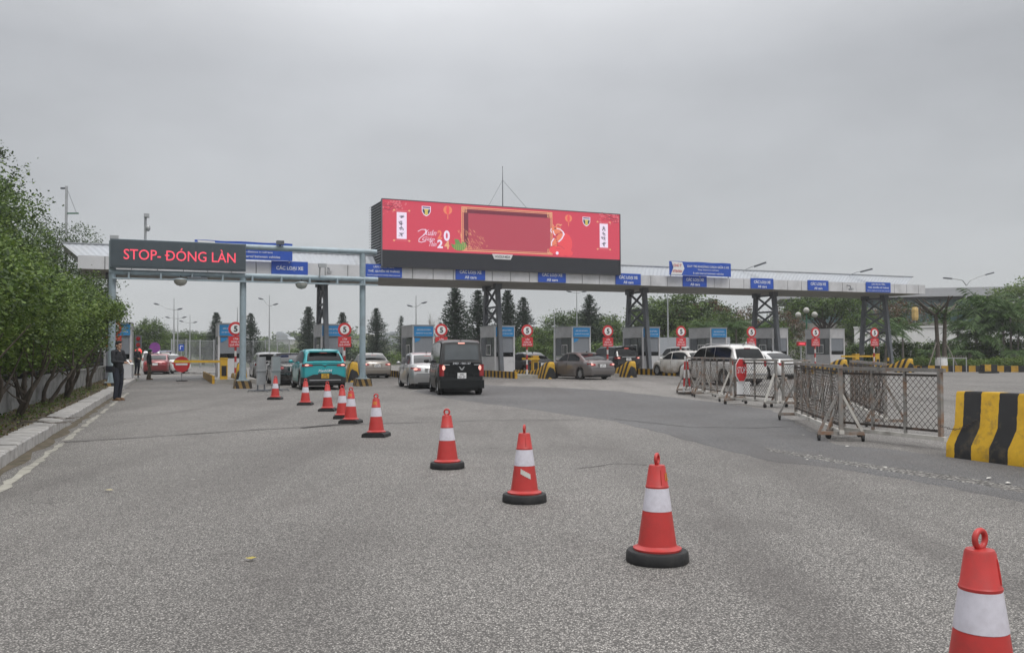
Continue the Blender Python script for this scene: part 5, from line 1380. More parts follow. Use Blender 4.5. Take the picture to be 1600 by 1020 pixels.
    if helmet:
        hm = MB(); hm.ell(Hm @ V((0, .01, .065)), (.115, .135, .105), 16, 10, hr); hm.ell(Hm @ V((0, -.12, .055)), (.07, .06, .015), 12, 6, hr)
        voxel('helmet', hm, helmet, t, .010, 2)
    # jacket
    j = MB()
    limb(j, [V((0, .0, .90)), V((0, .0, 1.08)), V((0, .015, 1.25)), V((0, .01, 1.38))], [.135, .135, .145, .12], 16)
    j.ell(V((0, .005, 1.2)), (.185, .12, .24), 16, 10); j.ell(V((0, .0, .98)), (.175, .13, .16), 16, 10)
    limb(j, [sh[1], V((0, .012, 1.44)), sh[0]], [.068, .078, .068])
    for s_, (el, wr) in zip((1, -1), (armL, armR)):
        el, wr = V(el), V(wr); S_ = sh[0] if s_ > 0 else sh[1]
        limb(j, [S_, S_.lerp(el, .5), el, el.lerp(wr, .55), wr.lerp(el, .06)], [.070, .064, .056, .050, .042])
        for q_ in range(3): j.ell(el.lerp(S_, .12 * q_ + .03), (.060 + .004 * (q_ % 2),) * 3, 10, 6)
    limb(j, [V((0, .03, 1.46)), V((0, .02, 1.50))], [.078, .070])
    voxel('jacket', j, top, t, .010, 3)
    # trousers
    p = MB()
    p.ell(V((0, .01, .90)), (.175, .13, .13), 16, 10)
    for Hp, K, A in zip(hip, knee, ank):
        limb(p, [Hp, Hp.lerp(K, .5), K, K.lerp(A, .5), A + V((0, 0, .0))], [.102, .090, .074, .066, .064])
        for q_ in range(3): p.ell(A + V((0, -.005 * q_, .02 + .05 * q_)), (.068 + .005 * (q_ % 2), .070, .03), 12, 6)
    voxel('trousers', p, trous, t, .011, 3)
    for s_, A in zip((1, -1), ank):
        q_ = MB(); q_.ell(A + V((s_ * .008, -.10, -.045)), (.046, .10, .042), 12, 8); q_.ell(A + V((0, .0, -.035)), (.042, .065, .055), 12, 8); q_.box(A + V((s_ * .006, -.06, -.078)), (.085, .26, .024))
        voxel('shoe', q_, shoe, t, .010, 2)
    if glasses:
        g = MB()
        for x in (.032, -.032):
            pts = [Hm @ V((x + .022 * math.cos(a), -.1, .010 + .017 * math.sin(a))) for a in [i * math.pi / 5 for i in range(11)]]
            g.path(pts, .0025, 5)
        g.bar(Hm @ V((-.012, -.1, .014)), Hm @ V((.012, -.1, .014)), .004)
        for x in (.054, -.054): g.bar(Hm @ V((x, -.1, .012)), Hm @ V((x * 1.42, .0, .010)), .004)
        obj('glasses', g, M['black'], t)
    return t, hands, k
mat_lip = mat('lips', (.30, .12, .10), .5, var=.05)
q = gp(184, 625.5); q.z = 0
# looks towards the lanes, right forearm raised in front
pt_, hands, k = person('man in black jacket and dark trousers with glasses reading a paper beside the kerb', q, R(72), 1.86, M['cloth_black'], M['cloth_navy'], M['shoe'], ((.235, -.05, 1.14), (.13, -.29, 1.16)), ((-.245, -.04, 1.15), (-.10, -.30, 1.12)), R(-8), step=.03, glasses=True)
hp, hd, hs, hn = hands[0]
Rz = Matrix.Rotation(R(72), 4, 'Z')
wp = q + (Rz @ (Vector((.08, -.36, 1.13)) * k))
o = obj('paper', MB().box((0, 0, 0), (.15, .21, .004), Matrix.Rotation(R(38), 3, 'X')), M['white'], loc=wp, rz=R(72)); tag(o, 'folded white paper held by the man in glasses', 'paper')
wp = q + (Rz @ (Vector((-.24, .06, .93)) * k))
t = thing('shoulder_bag', 'small black bag on the hip of the man in glasses', 'bag', wp, R(72))
obj('pouch', MB().box((0, 0, 0), (.12, .24, .2)), M['cloth_black'], t); obj('flap', MB().box((-.065, 0, .04), (.012, .235, .12)), M['cloth_navy'], t)
q = gp(233, 597); q.z = 0; q = at(233, 590, 51); q.z = 0
person('man with a green white helmet, dark jacket and khaki trousers at the kerb end', q, R(100), 1.72, M['cloth_black'], M['cloth_khaki'], M['shoe'], ((.235, .03, 1.13), (.21, -.08, .90)), ((-.235, .03, 1.13), (-.2, -.09, .89)), 0, helmet=M['green'], step=.08)
q = at(214, 590, 54); q.z = .19
person('person in dark clothes partly hidden behind the booth pillar', q, R(60), 1.7, M['cloth_black'], M['cloth_navy'], M['shoe'], ((.235, .0, 1.13), (.16, -.24, 1.05)), ((-.235, .0, 1.13), (-.14, -.24, 1.05)), 0, step=.0)
q = at(228.5, 558, 51.6)
o = obj('white_card', MB().box((0, 0, 0), (.30, .02, .42)), M['white'], loc=q, rz=R(8)); 
tag(o, 'white card board hung beside the red signal lamp', 'board')
t = thing('signal_post', 'lane signal post with a lit red lamp beside the man in the helmet', 'traffic light', at(216, 590, 55).xy.to_3d(), R(15))
obj('post', MB().tube((0, 0, 0), (0, 0, 2.6), .05, n=10), M['steeldark'], t, smooth=40); obj('signal_box', MB().box((0, -.03, 2.2), (.36, .2, .8)), M['steeldark'], t)
obj('red_lamp', MB().ell((.02, -.16, 1.62), (.20, .12, .20), 16, 10), emat('lit_red_signal', (1, .10, .09), .95, (.4, .02, .02)), t, smooth=80)
for z in (2.02, 2.4): obj('dark_lens', MB().lathe([(.12, 0), (.12, .03), (.02, .04)], 14, Matrix.Translation((0, -.13, z)) @ Matrix.Rotation(R(90), 4, 'X')), M['tail'], t, smooth=50)
# ================================================================== VEGETATION
def fast_mesh(name, V, F):                     # V (n,3), F (m,4)
    me = bpy.data.meshes.new(name)
    me.vertices.add(len(V)); me.vertices.foreach_set('co', V.astype(np.float32).ravel())
    me.loops.add(F.size); me.loops.foreach_set('vertex_index', F.astype(np.int32).ravel())
    me.polygons.add(len(F)); me.polygons.foreach_set('loop_start', np.arange(0, F.size, 4, dtype=np.int32)); me.polygons.foreach_set('loop_total', np.full(len(F), 4, np.int32))
    me.update(calc_edges=True); return me
def leaf_quads(rng, C, size, aspect=.55, up=.5, droop=None, mats=1):
    n = len(C)
    d = rng.normal(size=(n, 3)); d[:, 2] *= .6
    if droop is not None: d = d * .55 + droop
    d /= np.linalg.norm(d, axis=1)[:, None] + 1e-9
    nrm = rng.normal(size=(n, 3)); nrm[:, 2] += up * 2
    s = np.cross(d, nrm); s /= np.linalg.norm(s, axis=1)[:, None] + 1e-9
    L = size * rng.uniform(.6, 1.35, (n, 1)); Wd = L * aspect
    nn = np.cross(s, d); bend = nn * L * rng.uniform(-.12, .05, (n, 1))
    V = np.stack([C - d * L * .5, C + s * Wd * .5 + bend * .2, C + d * L * .5 + bend, C - s * Wd * .5 + bend * .2], 1).reshape(-1, 3)
    F = np.arange(4 * n).reshape(-1, 4)
    return V, F
def clumps_in(rng, blobs, n, shell=.5):
    out_ = []; wt = np.array([b[3] * b[4] * b[5] for b in blobs]) ** .67; wt /= wt.sum()
    for b, k in zip(blobs, rng.multinomial(n, wt)):
        u = rng.normal(size=(k, 3)); u /= np.linalg.norm(u, axis=1)[:, None]
        r = (shell + (1 - shell) * rng.random((k, 1)) ** .6) * (1 + .13 * np.sin(u[:, :1] * 7 + b[0]) * np.cos(u[:, 2:] * 6 + b[1]))
        out_.append(np.array(b[:3]) + u * r * np.array(b[3:6]))
    return np.concatenate(out_)
def crown_mesh(name, seed, blobs, nclump, per, crad, lsize, m, aspect=.55, up=.5, shell=.45, m2=None):
    rng = np.random.default_rng(seed)
    cl = clumps_in(rng, blobs, nclump, shell)
    cr = crad * rng.uniform(.55, 1.4, len(cl))
    pts = np.repeat(cl, per, 0) + rng.normal(size=(len(cl) * per, 3)) * np.repeat(cr, per)[:, None] * np.array([1, 1, .7]) * .6
    V, F = leaf_quads(rng, pts, lsize, aspect, up)
    me = fast_mesh(name, V, F)
    for mm in (m if isinstance(m, (list, tuple)) else [m]): me.materials.append(mm)
    if isinstance(m, (list, tuple)):
        ci = rng.choice(len(m), len(cl), p=m2 or None); me.polygons.foreach_set('material_index', np.repeat(ci, per).astype(np.int32))
    return me, cl
def trunk_mb(seed, h, r0, tips, nl=6, bend=.1):
    r = random.Random(seed); mb = MB(); pts = [Vector((0, 0, -.05))]
    for i in range(1, 6): pts.append(Vector((r.uniform(-bend, bend) * i / 2, r.uniform(-bend, bend) * i / 2, h * i / 5)))
    mb.path(pts, [r0 * (1.25 if i == 0 else 1 - .1 * i) for i in range(6)], 9)
    for tp in r.sample(list(tips), min(nl, len(tips))):
        a = pts[r.choice((3, 4, 5))]; b = Vector(tp); mid = a.lerp(b, .5) + Vector((r.uniform(-.3, .3), r.uniform(-.3, .3), r.uniform(0, .4))) * (b - a).length * .25
        mb.path([a, mid, b], [r0 * .5, r0 * .3, r0 * .08], 6)
    return mb
def tree(name, label, loc, seed, h, blobs, nclump, per, crad, lsize, m, bark='bark', th=None, r0=.18, group=None, nl=8, rz=0, m2=None, up=.5, shell=.45, sc=None):
    t = thing(name, label, 'tree', loc, rz, group)
    me, cl = crown_mesh('crown', seed, blobs, nclump, per, crad, lsize, m, m2=m2, up=up, shell=shell)
    obj('trunk', trunk_mb(seed, th or h * .45, r0, cl, nl), M[bark], t, smooth=60)
    meshobj('crown', me, t)
    if sc: t.scale = (sc,) * 3
    return t
def V0(q, z=0.0): return Vector((q.x, q.y, z))

# ---- gnarled shrubs along the kerb
def gnarled(seed, h, lean):
    r = random.Random(seed); mb = MB()
    for s_ in range(r.choice((2, 2, 3))):
        p = Vector((r.uniform(-.1, .1), r.uniform(-.1, .1), -.05)); d = Vector((lean + r.uniform(-.6, .6), r.uniform(-.6, .6), 1.0)); pts = [p.copy()]
        for i in range(7):
            d = (d + Vector((r.uniform(-.5, .5), r.uniform(-.5, .5), .25))).normalized(); p = p + d * h / 6.5; pts.append(p.copy())
        rr = r.uniform(.035, .06); mb.path(pts, [rr * (1.2 - .11 * i) for i in range(8)], 7)
        for b in range(3):
            i = r.randint(2, 5); q_ = pts[i]; d2 = Vector((r.uniform(-1, 1), r.uniform(-1, 1), r.uniform(.2, .9))).normalized()
            mb.path([q_, q_ + d2 * .35 + Vector((0, 0, .05)), q_ + d2 * .8 + Vector((0, 0, .25))], [rr * .5, rr * .38, rr * .15], 5)
    return mb
SH = [(9.2, 'shrub with a bare twisted trunk nearest the camera at the picture edge'), (12.2, 'shrub with two crossing trunks before the whitest wall panel'), (15.0, 'shrub with a bent trunk where dry branches lie on the kerb'), (17.6, 'leafy shrub with forked trunks midway along the low wall'),
      (20.2, 'leafy shrub arching over the wall between midway and the standing man'), (22.6, 'shrub with thin splayed stems a few steps before the standing man'), (25.2, 'leafy shrub right behind the standing man'), (28.4, 'shrub whose twigs reach past the gantry post'), (31.8, 'shrub beside the booth pillar beyond the gantry post')]
for i, (Y, lb) in enumerate(SH):
    q = kerbp(Y, rnd.uniform(.75, 1.05), .16)
    t = thing('shrub', lb, 'shrub', q, KA, 'gnarled shrubs along the kerb')
    obj('trunk', gnarled(40 + i, 1.55, -.15), M['bark'], t, smooth=60)
    hh = 2.75 if Y < 27 else 2.8
    bl = [(-.5, 0, hh * .80, 1.25, 1.5, .70), (-.95, .5, hh * 1.1, 1.15, 1.35, .85), (-.35, -.55, hh * .66, .95, 1.0, .5), (.15, .35, hh * .84, .8, 1.0, .55)]
    bl.append((-.45, .1, 1.38, 1.0, 1.3, .48))
    if i == 0: bl = [(-1.1, .6, hh * .9, .9, 1.2, .7), (-1.3, 1.0, hh * 1.2, 1.2, 1.2, .8)]
    if i >= 7: bl = [(-.5, 0, hh * .75, 1.1, 1.4, .8), (-.6, .5, hh * 1.05, 1.2, 1.4, .8), (.7, .3, hh * .98, .55, .8, .35)]
    me, cl = crown_mesh('crown', 60 + i, bl, 560, 34, .24, .080 if Y < 24 else .09, [LEAF[0], LEAF[2], LEAF[1]], .55, .7, .35, [.50, .27, .23])
    meshobj('crown', me, t)
# ---- tall garden trees behind the wall
TT = [(-13.2, 19.5, 5.0, 'dense mid green tree leaning over the low wall near the picture edge', [LEAF[0], LEAF[1]]), (-16.2, 26, 5.4, 'dense mid green tree over the wall behind the standing man', [LEAF[0], LEAF[1], LEAF[2]]),
      (-21.0, 33, 8.6, 'tall dark tree behind the hedge, topmost at the picture edge', [LEAF[1], LEAF[0]]), (-25.5, 43, 9.4, 'tall dark tree whose side hides the near end of the toll canopy', [LEAF[1], LEAF[0]]), (-28.6, 56, 9.8, 'tall airy tree behind the near end of the toll canopy', [LEAF[1], LEAF[1]]),
      (-19.0, 30.5, 8.2, 'dense light green tree rising over the hedge before the tall dark trees', [LEAF[0], LEAF[2], LEAF[1]]), (-18.6, 38, 4.9, 'small round tree between the canopy end and the gantry post', [LEAF[0], LEAF[1]])]
for i, (x, y, h, lb, ms) in enumerate(TT):
    k = h / 9.0
    bl = [(0, 0, h * .62, 2.9 * k + .5, 2.9 * k + .5, h * .26), (.9 * k, -.6, h * .80, 2.2 * k, 2.2 * k, h * .19), (-1.2 * k, .4, h * .76, 2.2 * k, 2.4 * k, h * .2), (1.6 * k, .2, h * .5, 1.9 * k, 2.0 * k, h * .18), (-1.5, 0, h * .4, 1.9 * k, 2.0 * k, h * .2), (.2, 0, h * .35, 2.0 * k, 2.0 * k, h * .17)]
    tree('garden_tree', lb, (x, y, 0), 100 + i, h, bl, int(760 * (1 if h > 6 else .8)), 40, .40 if h > 6 else .33, .125 if h > 6 else .105, ms, r0=.2 * k + .05, group='garden trees behind the wall', nl=14, shell=.4)
q = at(2, 215, 36)
tree('slender_tree', 'slender dark treetop touching the picture edge above the hedge', (q.x - .9, q.y, 0), 131, 11.0, [(0, 0, 9.6, .9, .9, .8), (.2, 0, 8.2, 1.3, 1.3, .9), (-.2, 0, 6.6, 1.6, 1.6, 1.0)], 130, 22, .3, .15, LEAF[1], r0=.13, th=9)
# dead brushwood on the kerb
for px, py, lb in ((80, 655, 'dry grey branch lying across the kerb top'), (62, 662, 'short dry twig beside the branch on the kerb')):
    q = gp(px, py, .21); b_ = MB(); r = random.Random(px)
    b_.path([(-.45, 0, .02), (-.1, .06, .04), (.3, -.03, .02), (.55, .05, .03)], [.014, .012, .009, .005], 5)
    for i in range(4): x = r.uniform(-.3, .4); b_.path([(x, 0, .03), (x + .18, r.uniform(-.2, .2), .05), (x + .3, r.uniform(-.25, .25), .02)], [.008, .006, .003], 4)
    o = obj('dry_branch', b_, M['barkpale'], loc=q, rz=r.uniform(-.4, .4)); tag(o, lb, 'branch')
# leaf litter and little weeds on the verge
rng = np.random.default_rng(3); n = 5200
yy = rng.uniform(4, 44, n); xo = rng.uniform(.38, 1.38, n) 
C = np.stack([-6.5 - .372 * (yy - 11.4) - xo * math.cos(KA), yy - xo * math.sin(KA), .19 + .06 * np.sin(np.pi * (xo - .4)) + rng.uniform(0, .02, n)], 1)
V, F = leaf_quads(rng, C, .055, .6, 2.5); me = fast_mesh('leaf_litter', V, F); me.materials.append(LEAF[6]); o = meshobj('leaf_litter', me); o['kind'] = 'stuff'
n = 1500; yy = rng.uniform(8, 34, n); yy = yy + .6 * np.sin(yy * 3.1); xo = np.clip(rng.normal(.75, .2, n), .42, 1.3)
C = np.stack([-6.5 - .372 * (yy - 11.4) - xo * math.cos(KA), yy - xo * math.sin(KA), .22 + rng.uniform(0, .12, n)], 1)
V, F = leaf_quads(rng, C, .06, .4, .2); me = fast_mesh('weeds', V, F); me.materials.append(LEAF[0]); o = meshobj('weeds', me); o['kind'] = 'stuff'
# scattered scraps and fallen leaves on the street
def scrap(name, label, px, py, s_, m, seed, grp=None):
    q = gp(px, py); r = random.Random(seed); n_ = 7
    mb = MB(); top = [(s_ * (.6 + .5 * r.random()) * math.cos(2 * math.pi * i / n_), s_ * .55 * (.6 + .5 * r.random()) * math.sin(2 * math.pi * i / n_), .006 + r.uniform(0, .2) * s_) for i in range(n_)]
    mb.add([(0, 0, .012)] + top, [(0, 1 + i, 1 + (i + 1) % n_) for i in range(n_)])
    o = obj(name, mb, m, loc=(q.x, q.y, .013), rz=r.uniform(0, 6)); tag(o, label, 'litter', grp)
yl = mat('yellow_leaf', (.36, .29, .06), .7, var=.15)
scrap('fallen_leaf', 'yellow fallen leaf on the empty asphalt below the cone row', 391, 876, .05, yl, 1)
scrap('fallen_leaf', 'pale fallen leaf on the street beside the long joint', 169, 768, .05, mat('pale_leaf', (.42, .36, .2), .7), 2)
for i, (px, py, s_) in enumerate(((302, 752, .06), (913, 705, .03), (867, 637, .04), (1282, 714, .10), (1261, 720, .06), (1325, 699, .09), (1382, 732, .08), (1545, 750, .12), (1575, 757, .12), (985, 641, .05), (1108, 646, .06), (945, 627, .05), (845, 627, .05), (1255, 681, .07))):
    scrap('paper_scrap', 'small pale paper scrap lying on the asphalt', px, py, s_ * .5, M['offwhite'], 10 + i, 'paper scraps on the asphalt')

# ---- tall whorled pines
def pine_meshes(seed, h, rmax, gap=1.0, sparse=1.0):
    r = random.Random(seed); rng = np.random.default_rng(seed); P, D = [], []; tb = MB()
    tb.path([(0, 0, 0), (0, 0, h * .5), (0, 0, h * .98)], [h * .014 + .05, h * .009 + .03, .02], 8)
    z = h * .08; i = 0
    while z < h * .985:
        f = z / h; R_ = rmax * (1 - f) ** .82 * r.uniform(.82, 1.12) + .12; nb = 6 if f < .85 else 5; a0 = r.uniform(0, 6)
        for b in range(nb):
            if r.random() > sparse: continue
            a = a0 + 2 * math.pi * b / nb + r.uniform(-.2, .2); Rb = R_ * r.uniform(.75, 1.12)
            dv = np.array([math.cos(a), math.sin(a), 0.]); k = max(4, int(Rb * 9))
            for j in range(k):
                g = (j + 1) / k; p = dv * Rb * g + np.array([0, 0, z + Rb * (.10 * g + .16 * g * g)])
                wd = .12 * Rb * (1.15 - abs(g - .55)) + .05
                for q_ in range(4): P.append(p + rng.normal(size=3) * np.array([wd, wd, .05 * Rb + .02])); D.append(dv * .8 + np.array([0, 0, .55]))
            tb.tube((0, 0, z), (dv[0] * Rb * .9, dv[1] * Rb * .9, z + Rb * .22), .03 * (1 - f) + .01, .006, 4)
        z += h * .040 * gap * (1 - .5 * f) * r.uniform(.85, 1.15); i += 1
    V, F = leaf_quads(rng, np.array(P), .05 * h * .62, .34, .2, np.array(D)); me = fast_mesh('foliage', V, F); me.materials.append(LEAF[3])
    return me, tb
PV = []
for i, (rm, gp_, sp_) in enumerate(((2.2, 1.0, 1.0), (2.5, 1.1, .95), (1.75, 1.25, .78))):
    me, tb = pine_meshes(200 + i, 10.0, rm, gp_, sp_); o = obj('trunk', tb, M['bark']); PV.append((me, o.data)); bpy.data.objects.remove(o)
PINES = [(338, 487, 110, 0, 'tall pine beside the booth under the message board'), (392, 489, 100, 1, 'tall pine half hidden by the gantry post'), (482, 478, 112, 0, 'tall pine seen between two gantry posts over the teal car'), (535, 487, 125, 0, 'pine behind the 5 sign above the teal car'),
         (588, 481, 110, 1, 'tall pine beyond the champagne sedan'), (627, 493, 118, 2, 'thin sparse pine beside the blue headed booth and bare tree'), (711, 448, 92, 0, 'large dark pine directly above the black van'), (747, 453, 95, 1, 'large dark pine touching the lattice trestle past the van'),
         (793, 452, 96, 0, 'tall pine between the trestle legs and the twin pine'), (818, 464, 98, 1, 'twin pine above the 5 sign nearest the black sedan'), (921, 460, 100, 1, 'broad lone pine above the grey sedan')]
for px, py, Y, k, lb in PINES:
    q = at(px, py, Y); s_ = q.z / 10.0
    t = thing('pine_tree', lb, 'tree', (q.x, q.y, 0), rnd.uniform(0, 6), 'whorled pines beyond the toll lanes'); 
    wf = {711: 1.45, 747: 1.45, 588: 1.3, 921: 1.4, 627: 1.1}.get(px, 1.25); t.scale = (s_ * wf, s_ * wf, s_)
    meshobj('trunk', PV[k][1], t); meshobj('foliage', PV[k][0], t)

# ---- round broadleaf trees beyond
RB = []
for i, (ms, ls) in enumerate((([LEAF[1], LEAF[0]], .17), ([LEAF[0], LEAF[1]], .17), ([LEAF[2], LEAF[0]], .16), ([LEAF[4], LEAF[1]], .16))):
    bl = [(0, 0, 3.3, 2.2, 2.2, 1.5), (1.2, .4, 3.6, 1.5, 1.4, 1.1), (-1.3, -.3, 3.5, 1.5, 1.4, 1.1), (.2, 0, 4.3, 1.4, 1.4, .9), (.6, -1, 2.6, 1.6, 1.5, 1.0), (-.8, .8, 2.4, 1.6, 1.5, 1.0)]
    me, cl = crown_mesh('crown', 300 + i, bl, 300 if i != 3 else 150, 46, .40, ls, ms, .6, .6, .45 if i != 3 else .7); tb = trunk_mb(300 + i, 2.4, .16, cl, 10)
    o = obj('trunk', tb, M['bark'], smooth=60); RB.append((me, o.data)); bpy.data.objects.remove(o)
def rtree(px, py, Y, k, label, wide=1.0, grp='broadleaf trees beyond the toll lanes', nm='broadleaf_tree'):
    q = at(px, py, Y); s_ = q.z / 5.1
    t = thing(nm, label, 'tree', (q.x, q.y, 0), rnd.uniform(0, 6), grp); t.scale = (s_ * wide, s_ * wide, s_)
    meshobj('trunk', RB[k][1], t); meshobj('crown', RB[k][0], t)
for a in ((231, 499, 105, 1, 'round tree above the man in the helmet', .85), (262, 516, 140, 1, 'distant round tree behind the lamp posts', .9), (297, 517, 130, 1, 'wide low tree behind the grey fence', 1.25), (318, 521, 122, 0, 'low bushy tree beside the pine and grey fence', 1.2),
          (892, 487, 118, 1, 'wide tree behind the lone pine on its near side', 1.25), (945, 492, 120, 1, 'pale green tree behind the lone pine on its far side', 1.1), (868, 512, 95, 1, 'bushy tree behind the 5 sign above the black sedan', 1.2), (838, 515, 92, 0, 'dark bush tree beside the blue header booth and twin pine', 1.1),
          (1030, 470, 108, 0, 'dark tree behind the second lattice trestle', 1.15), (1066, 459, 105, 0, 'largest dark tree under the blue roof banner', 1.2), (1100, 468, 104, 3, 'dark tree with rusty leaves under the canopy', 1.1), (1120, 487, 96, 1, 'bright tree above the people carrier roof', 1.1), (1150, 478, 110, 3, 'thin leaved rusty tree by the third trestle', 1.0),
          (1012, 520, 90, 2, 'light green bush tree beside the black off-roader', .9), (1085, 505, 92, 1, 'mid green tree behind the white fence panels', 1.15), (1205, 500, 95, 1, 'mid green tree beside the globe lamp', 1.0), (1228, 476, 112, 3, 'bare looking rusty tree behind the globe lamp', .9),
          (1400, 466, 100, 3, 'orange leaved tree between the canopy end and forked palm', .95), (1600, 438, 112, 2, 'light green spreading tree at the picture edge behind the palms', 1.05), (1345, 487, 92, 0, 'dark tree inside the last trestle', .9)):
    rtree(*a)
# wide umbrella tree
q = at(1290, 462, 96)
tree('umbrella_tree', 'flat topped umbrella tree over the last booths', V0(q), 340, 7.6, [(0, 0, 6.6, 4.6, 4.0, .9), (1.5, .4, 6.3, 3.0, 2.6, .8), (-2.2, 0, 5.9, 2.4, 2.2, .8), (2.8, 0, 5.3, 1.8, 1.8, .7), (-.4, -.5, 5.6, 2.5, 2.2, .6)], 330, 22, .45, .26, [LEAF[0], LEAF[1]], r0=.22, th=4.2, nl=16, shell=.4)
# bare tree
q = at(684, 474, 112); r = random.Random(4); b_ = MB()
def twig(p, d, l_, r_, lev):
    e_ = p + d * l_; b_.path([p, p.lerp(e_, .5) + Vector((r.uniform(-.06, .06), r.uniform(-.06, .06), 0)) * l_, e_], [r_, r_ * .8, r_ * .6], 5 if lev < 2 else 3, False)
    if lev < 5:
        for i in range(3 if lev < 4 else 2): twig(p.lerp(e_, r.uniform(.55, 1)), (d + Vector((r.uniform(-.8, .8), r.uniform(-.8, .8), r.uniform(-.1, .45)))).normalized(), l_ * r.uniform(.6, .8), r_ * .58, lev + 1)
t = thing('bare_tree', 'leafless pale tree beside the large pine above the van', 'tree', V0(q), 0)
twig(Vector((0, 0, 0)), Vector((0, 0, 1)), 2.6, .11, 0); obj('trunk', b_, M['barkpale'], t)
# ---- palms
def frond_mb(mb_pts, r, L, a, lift, curl, n=15, wl=.75):
    P, D, Q = [], [], []
    dv = np.array([math.cos(a), math.sin(a), 0.])
    for i in range(n + 1):
        g = i / n; ang = lift - curl * g * g
        Q.append(dv * L * g * math.cos(lift * .6) + np.array([0, 0, L * (math.sin(lift) * g - curl * .55 * g * g)]))
    return Q
def palm(px, pytop, Y, label, nf=13, L=2.3, trunks=((0, 0, 1.0),), seed=0, hs=None, r0=.09, grp='leafy palms on the planted bed', lift=(.15, 1.35)):
    q = at(px, pytop, Y); H_ = q.z; r = random.Random(seed); rng = np.random.default_rng(seed)
    t = thing('palm_tree', label, 'palm', (q.x, q.y, 0), 0, grp)
    for dx, dy, kh in trunks:
        h = max(H_ * kh - L * .42, .6); top = Vector((dx * 1.3, dy * 1.3, h))
        obj('trunk', MB().path([(dx, dy, 0), (dx * 1.1, dy * 1.1, h * .5), top], [r0 * 1.3, r0, r0 * .85], 8), M['barkpale'], t, smooth=60)
        P, S_ = [], []; Vs, Fs = [], []
        for f in range(nf):
            a = 2 * math.pi * f / nf + r.uniform(-.3, .3); li = r.uniform(*lift); Lf = L * r.uniform(.85, 1.2); cu = r.uniform(.75, 1.45)
            n = 24; dv = np.array([math.cos(a), math.sin(a), 0.]); sd = np.array([-math.sin(a), math.cos(a), 0.])
            pts = [np.array(top) + dv * Lf * (i / n) * math.cos(li * .7) + np.array([0, 0, Lf * (math.sin(li) * (i / n) - cu * .6 * (i / n) ** 2)]) for i in range(n + 1)]
            for i in range(2, n):
                g = i / n; ll = Lf * .25 * (1 - abs(g - .45) * 1.1)
                for s_ in (-1, 1):
                    p = pts[i]; e_ = p + sd * s_ * ll + (pts[i + 1] - p) * 2.2 + np.array([0, 0, -ll * r.uniform(.25, .8)]); w_ = (pts[i + 1] - pts[i]) * .85
                    mid = (p + e_) / 2 + np.array([0, 0, ll * .06]); o_ = len(Vs); Vs += [p, mid - w_ * .5, e_, mid + w_ * .5]; Fs.append((o_, o_ + 1, o_ + 2, o_ + 3))
            for i in range(n):
                o_ = len(Vs); w_ = sd * .02; Vs += [pts[i] - w_, pts[i] + w_, pts[i + 1] + w_ * .8, pts[i + 1] - w_ * .8]; Fs.append((o_, o_ + 1, o_ + 2, o_ + 3))
        me = fast_mesh('frond_crown', np.array(Vs), np.array(Fs)); me.materials.append(LEAF[5]); meshobj('frond_crown', me, t)
palm(1535, 458, 76, 'large feathery palm clump beside the double armed street lamp', 12, 3.2, ((0, 0, 1.0), (.5, .3, .92), (-.45, .2, .86), (.25, -.5, .72), (-.6, -.3, .62)), 1)
palm(1578, 466, 74, 'feathery palm clump at the picture edge', 11, 2.9, ((0, 0, 1.0), (-.4, .2, .85), (.5, 0, .68)), 2)
palm(1496, 494, 80, 'shorter palm between the forked palm and the large clump', 11, 2.4, ((0, 0, 1.0), (.5, -.2, .8)), 3)
palm(1372, 492, 74, 'palm behind the last trestle leg', 14, 2.2, ((0, 0, 1.0), (.7, .4, .86)), 4)
palm(1410, 500, 76, 'palm just past the last trestle leg with drooping fronds', 14, 2.1, ((0, 0, 1.0),), 5)
palm(1150, 497, 86, 'leafy palm behind the third trestle and people carrier', 14, 2.4, ((0, 0, 1.0), (-.8, .5, .9)), 6)
palm(1185, 503, 84, 'leafy palm left of the globe lamp by the rear booth', 14, 2.1, ((0, 0, 1.0),), 7)
bpy.data.objects['palm_tree.006']['label'] = 'leafy palm between the third trestle and the globe lamp'
palm(1105, 500, 88, 'leafy palm under the canopy above the dusty hatchback', 14, 2.2, ((0, 0, 1.0), (.6, .3, .9)), 8)
palm(435, 532, 120, 'low palm beyond the silver hatchback', 14, 1.9, ((0, 0, 1.0), (-1.2, .6, .95)), 9)
# forked pruned palm with props
q = gp(1471, 577); q = at(1471, 577, 68); H_ = at(1471, 468, 68).z
t = thing('forked_palm', 'pruned twin trunk palm with stub fronds, white wrapped base and prop poles', 'palm', (q.x, q.y, 0), 0)
for s_ in (-1, 1): obj('trunk', MB().path([(s_ * .22, 0, 0), (s_ * .26, 0, 2.0), (s_ * .36, 0, H_ * .80)], [.20, .15, .13], 9), M['bark'], t, smooth=60)
obj('white_wrap', MB().lathe([(.42, 0), (.44, .5), (.40, .95)], 14), M['white'], t, smooth=50)
r = random.Random(8); sb_ = MB()
for i in range(20):
    s_ = r.choice((-1, 1)); a = r.uniform(0, 6.3); l_ = r.uniform(.9, 1.7); o_ = Vector((s_ * .36, 0, H_ * .78)); d_ = Vector((math.cos(a), math.sin(a), r.uniform(.35, .9))); sb_.path([o_, o_ + d_ * l_ * .5 + Vector((0, 0, -.05)), o_ + d_ * l_], [.10, .075, .05], 5)
obj('stub_fronds', sb_, M['bark'], t)
for x in (-1.3, 1.1): obj('prop_pole', MB().tube((x, -.5, 0), (x * .2, 0, 2.3), .045, n=6), M['barkpale'], t)
bl = [(0, 0, H_ * .8, .7, .7, .5)]
me, cl = crown_mesh('young_fronds', 350, bl, 22, 16, .35, .3, LEAF[5], .3); meshobj('young_fronds', me, t)
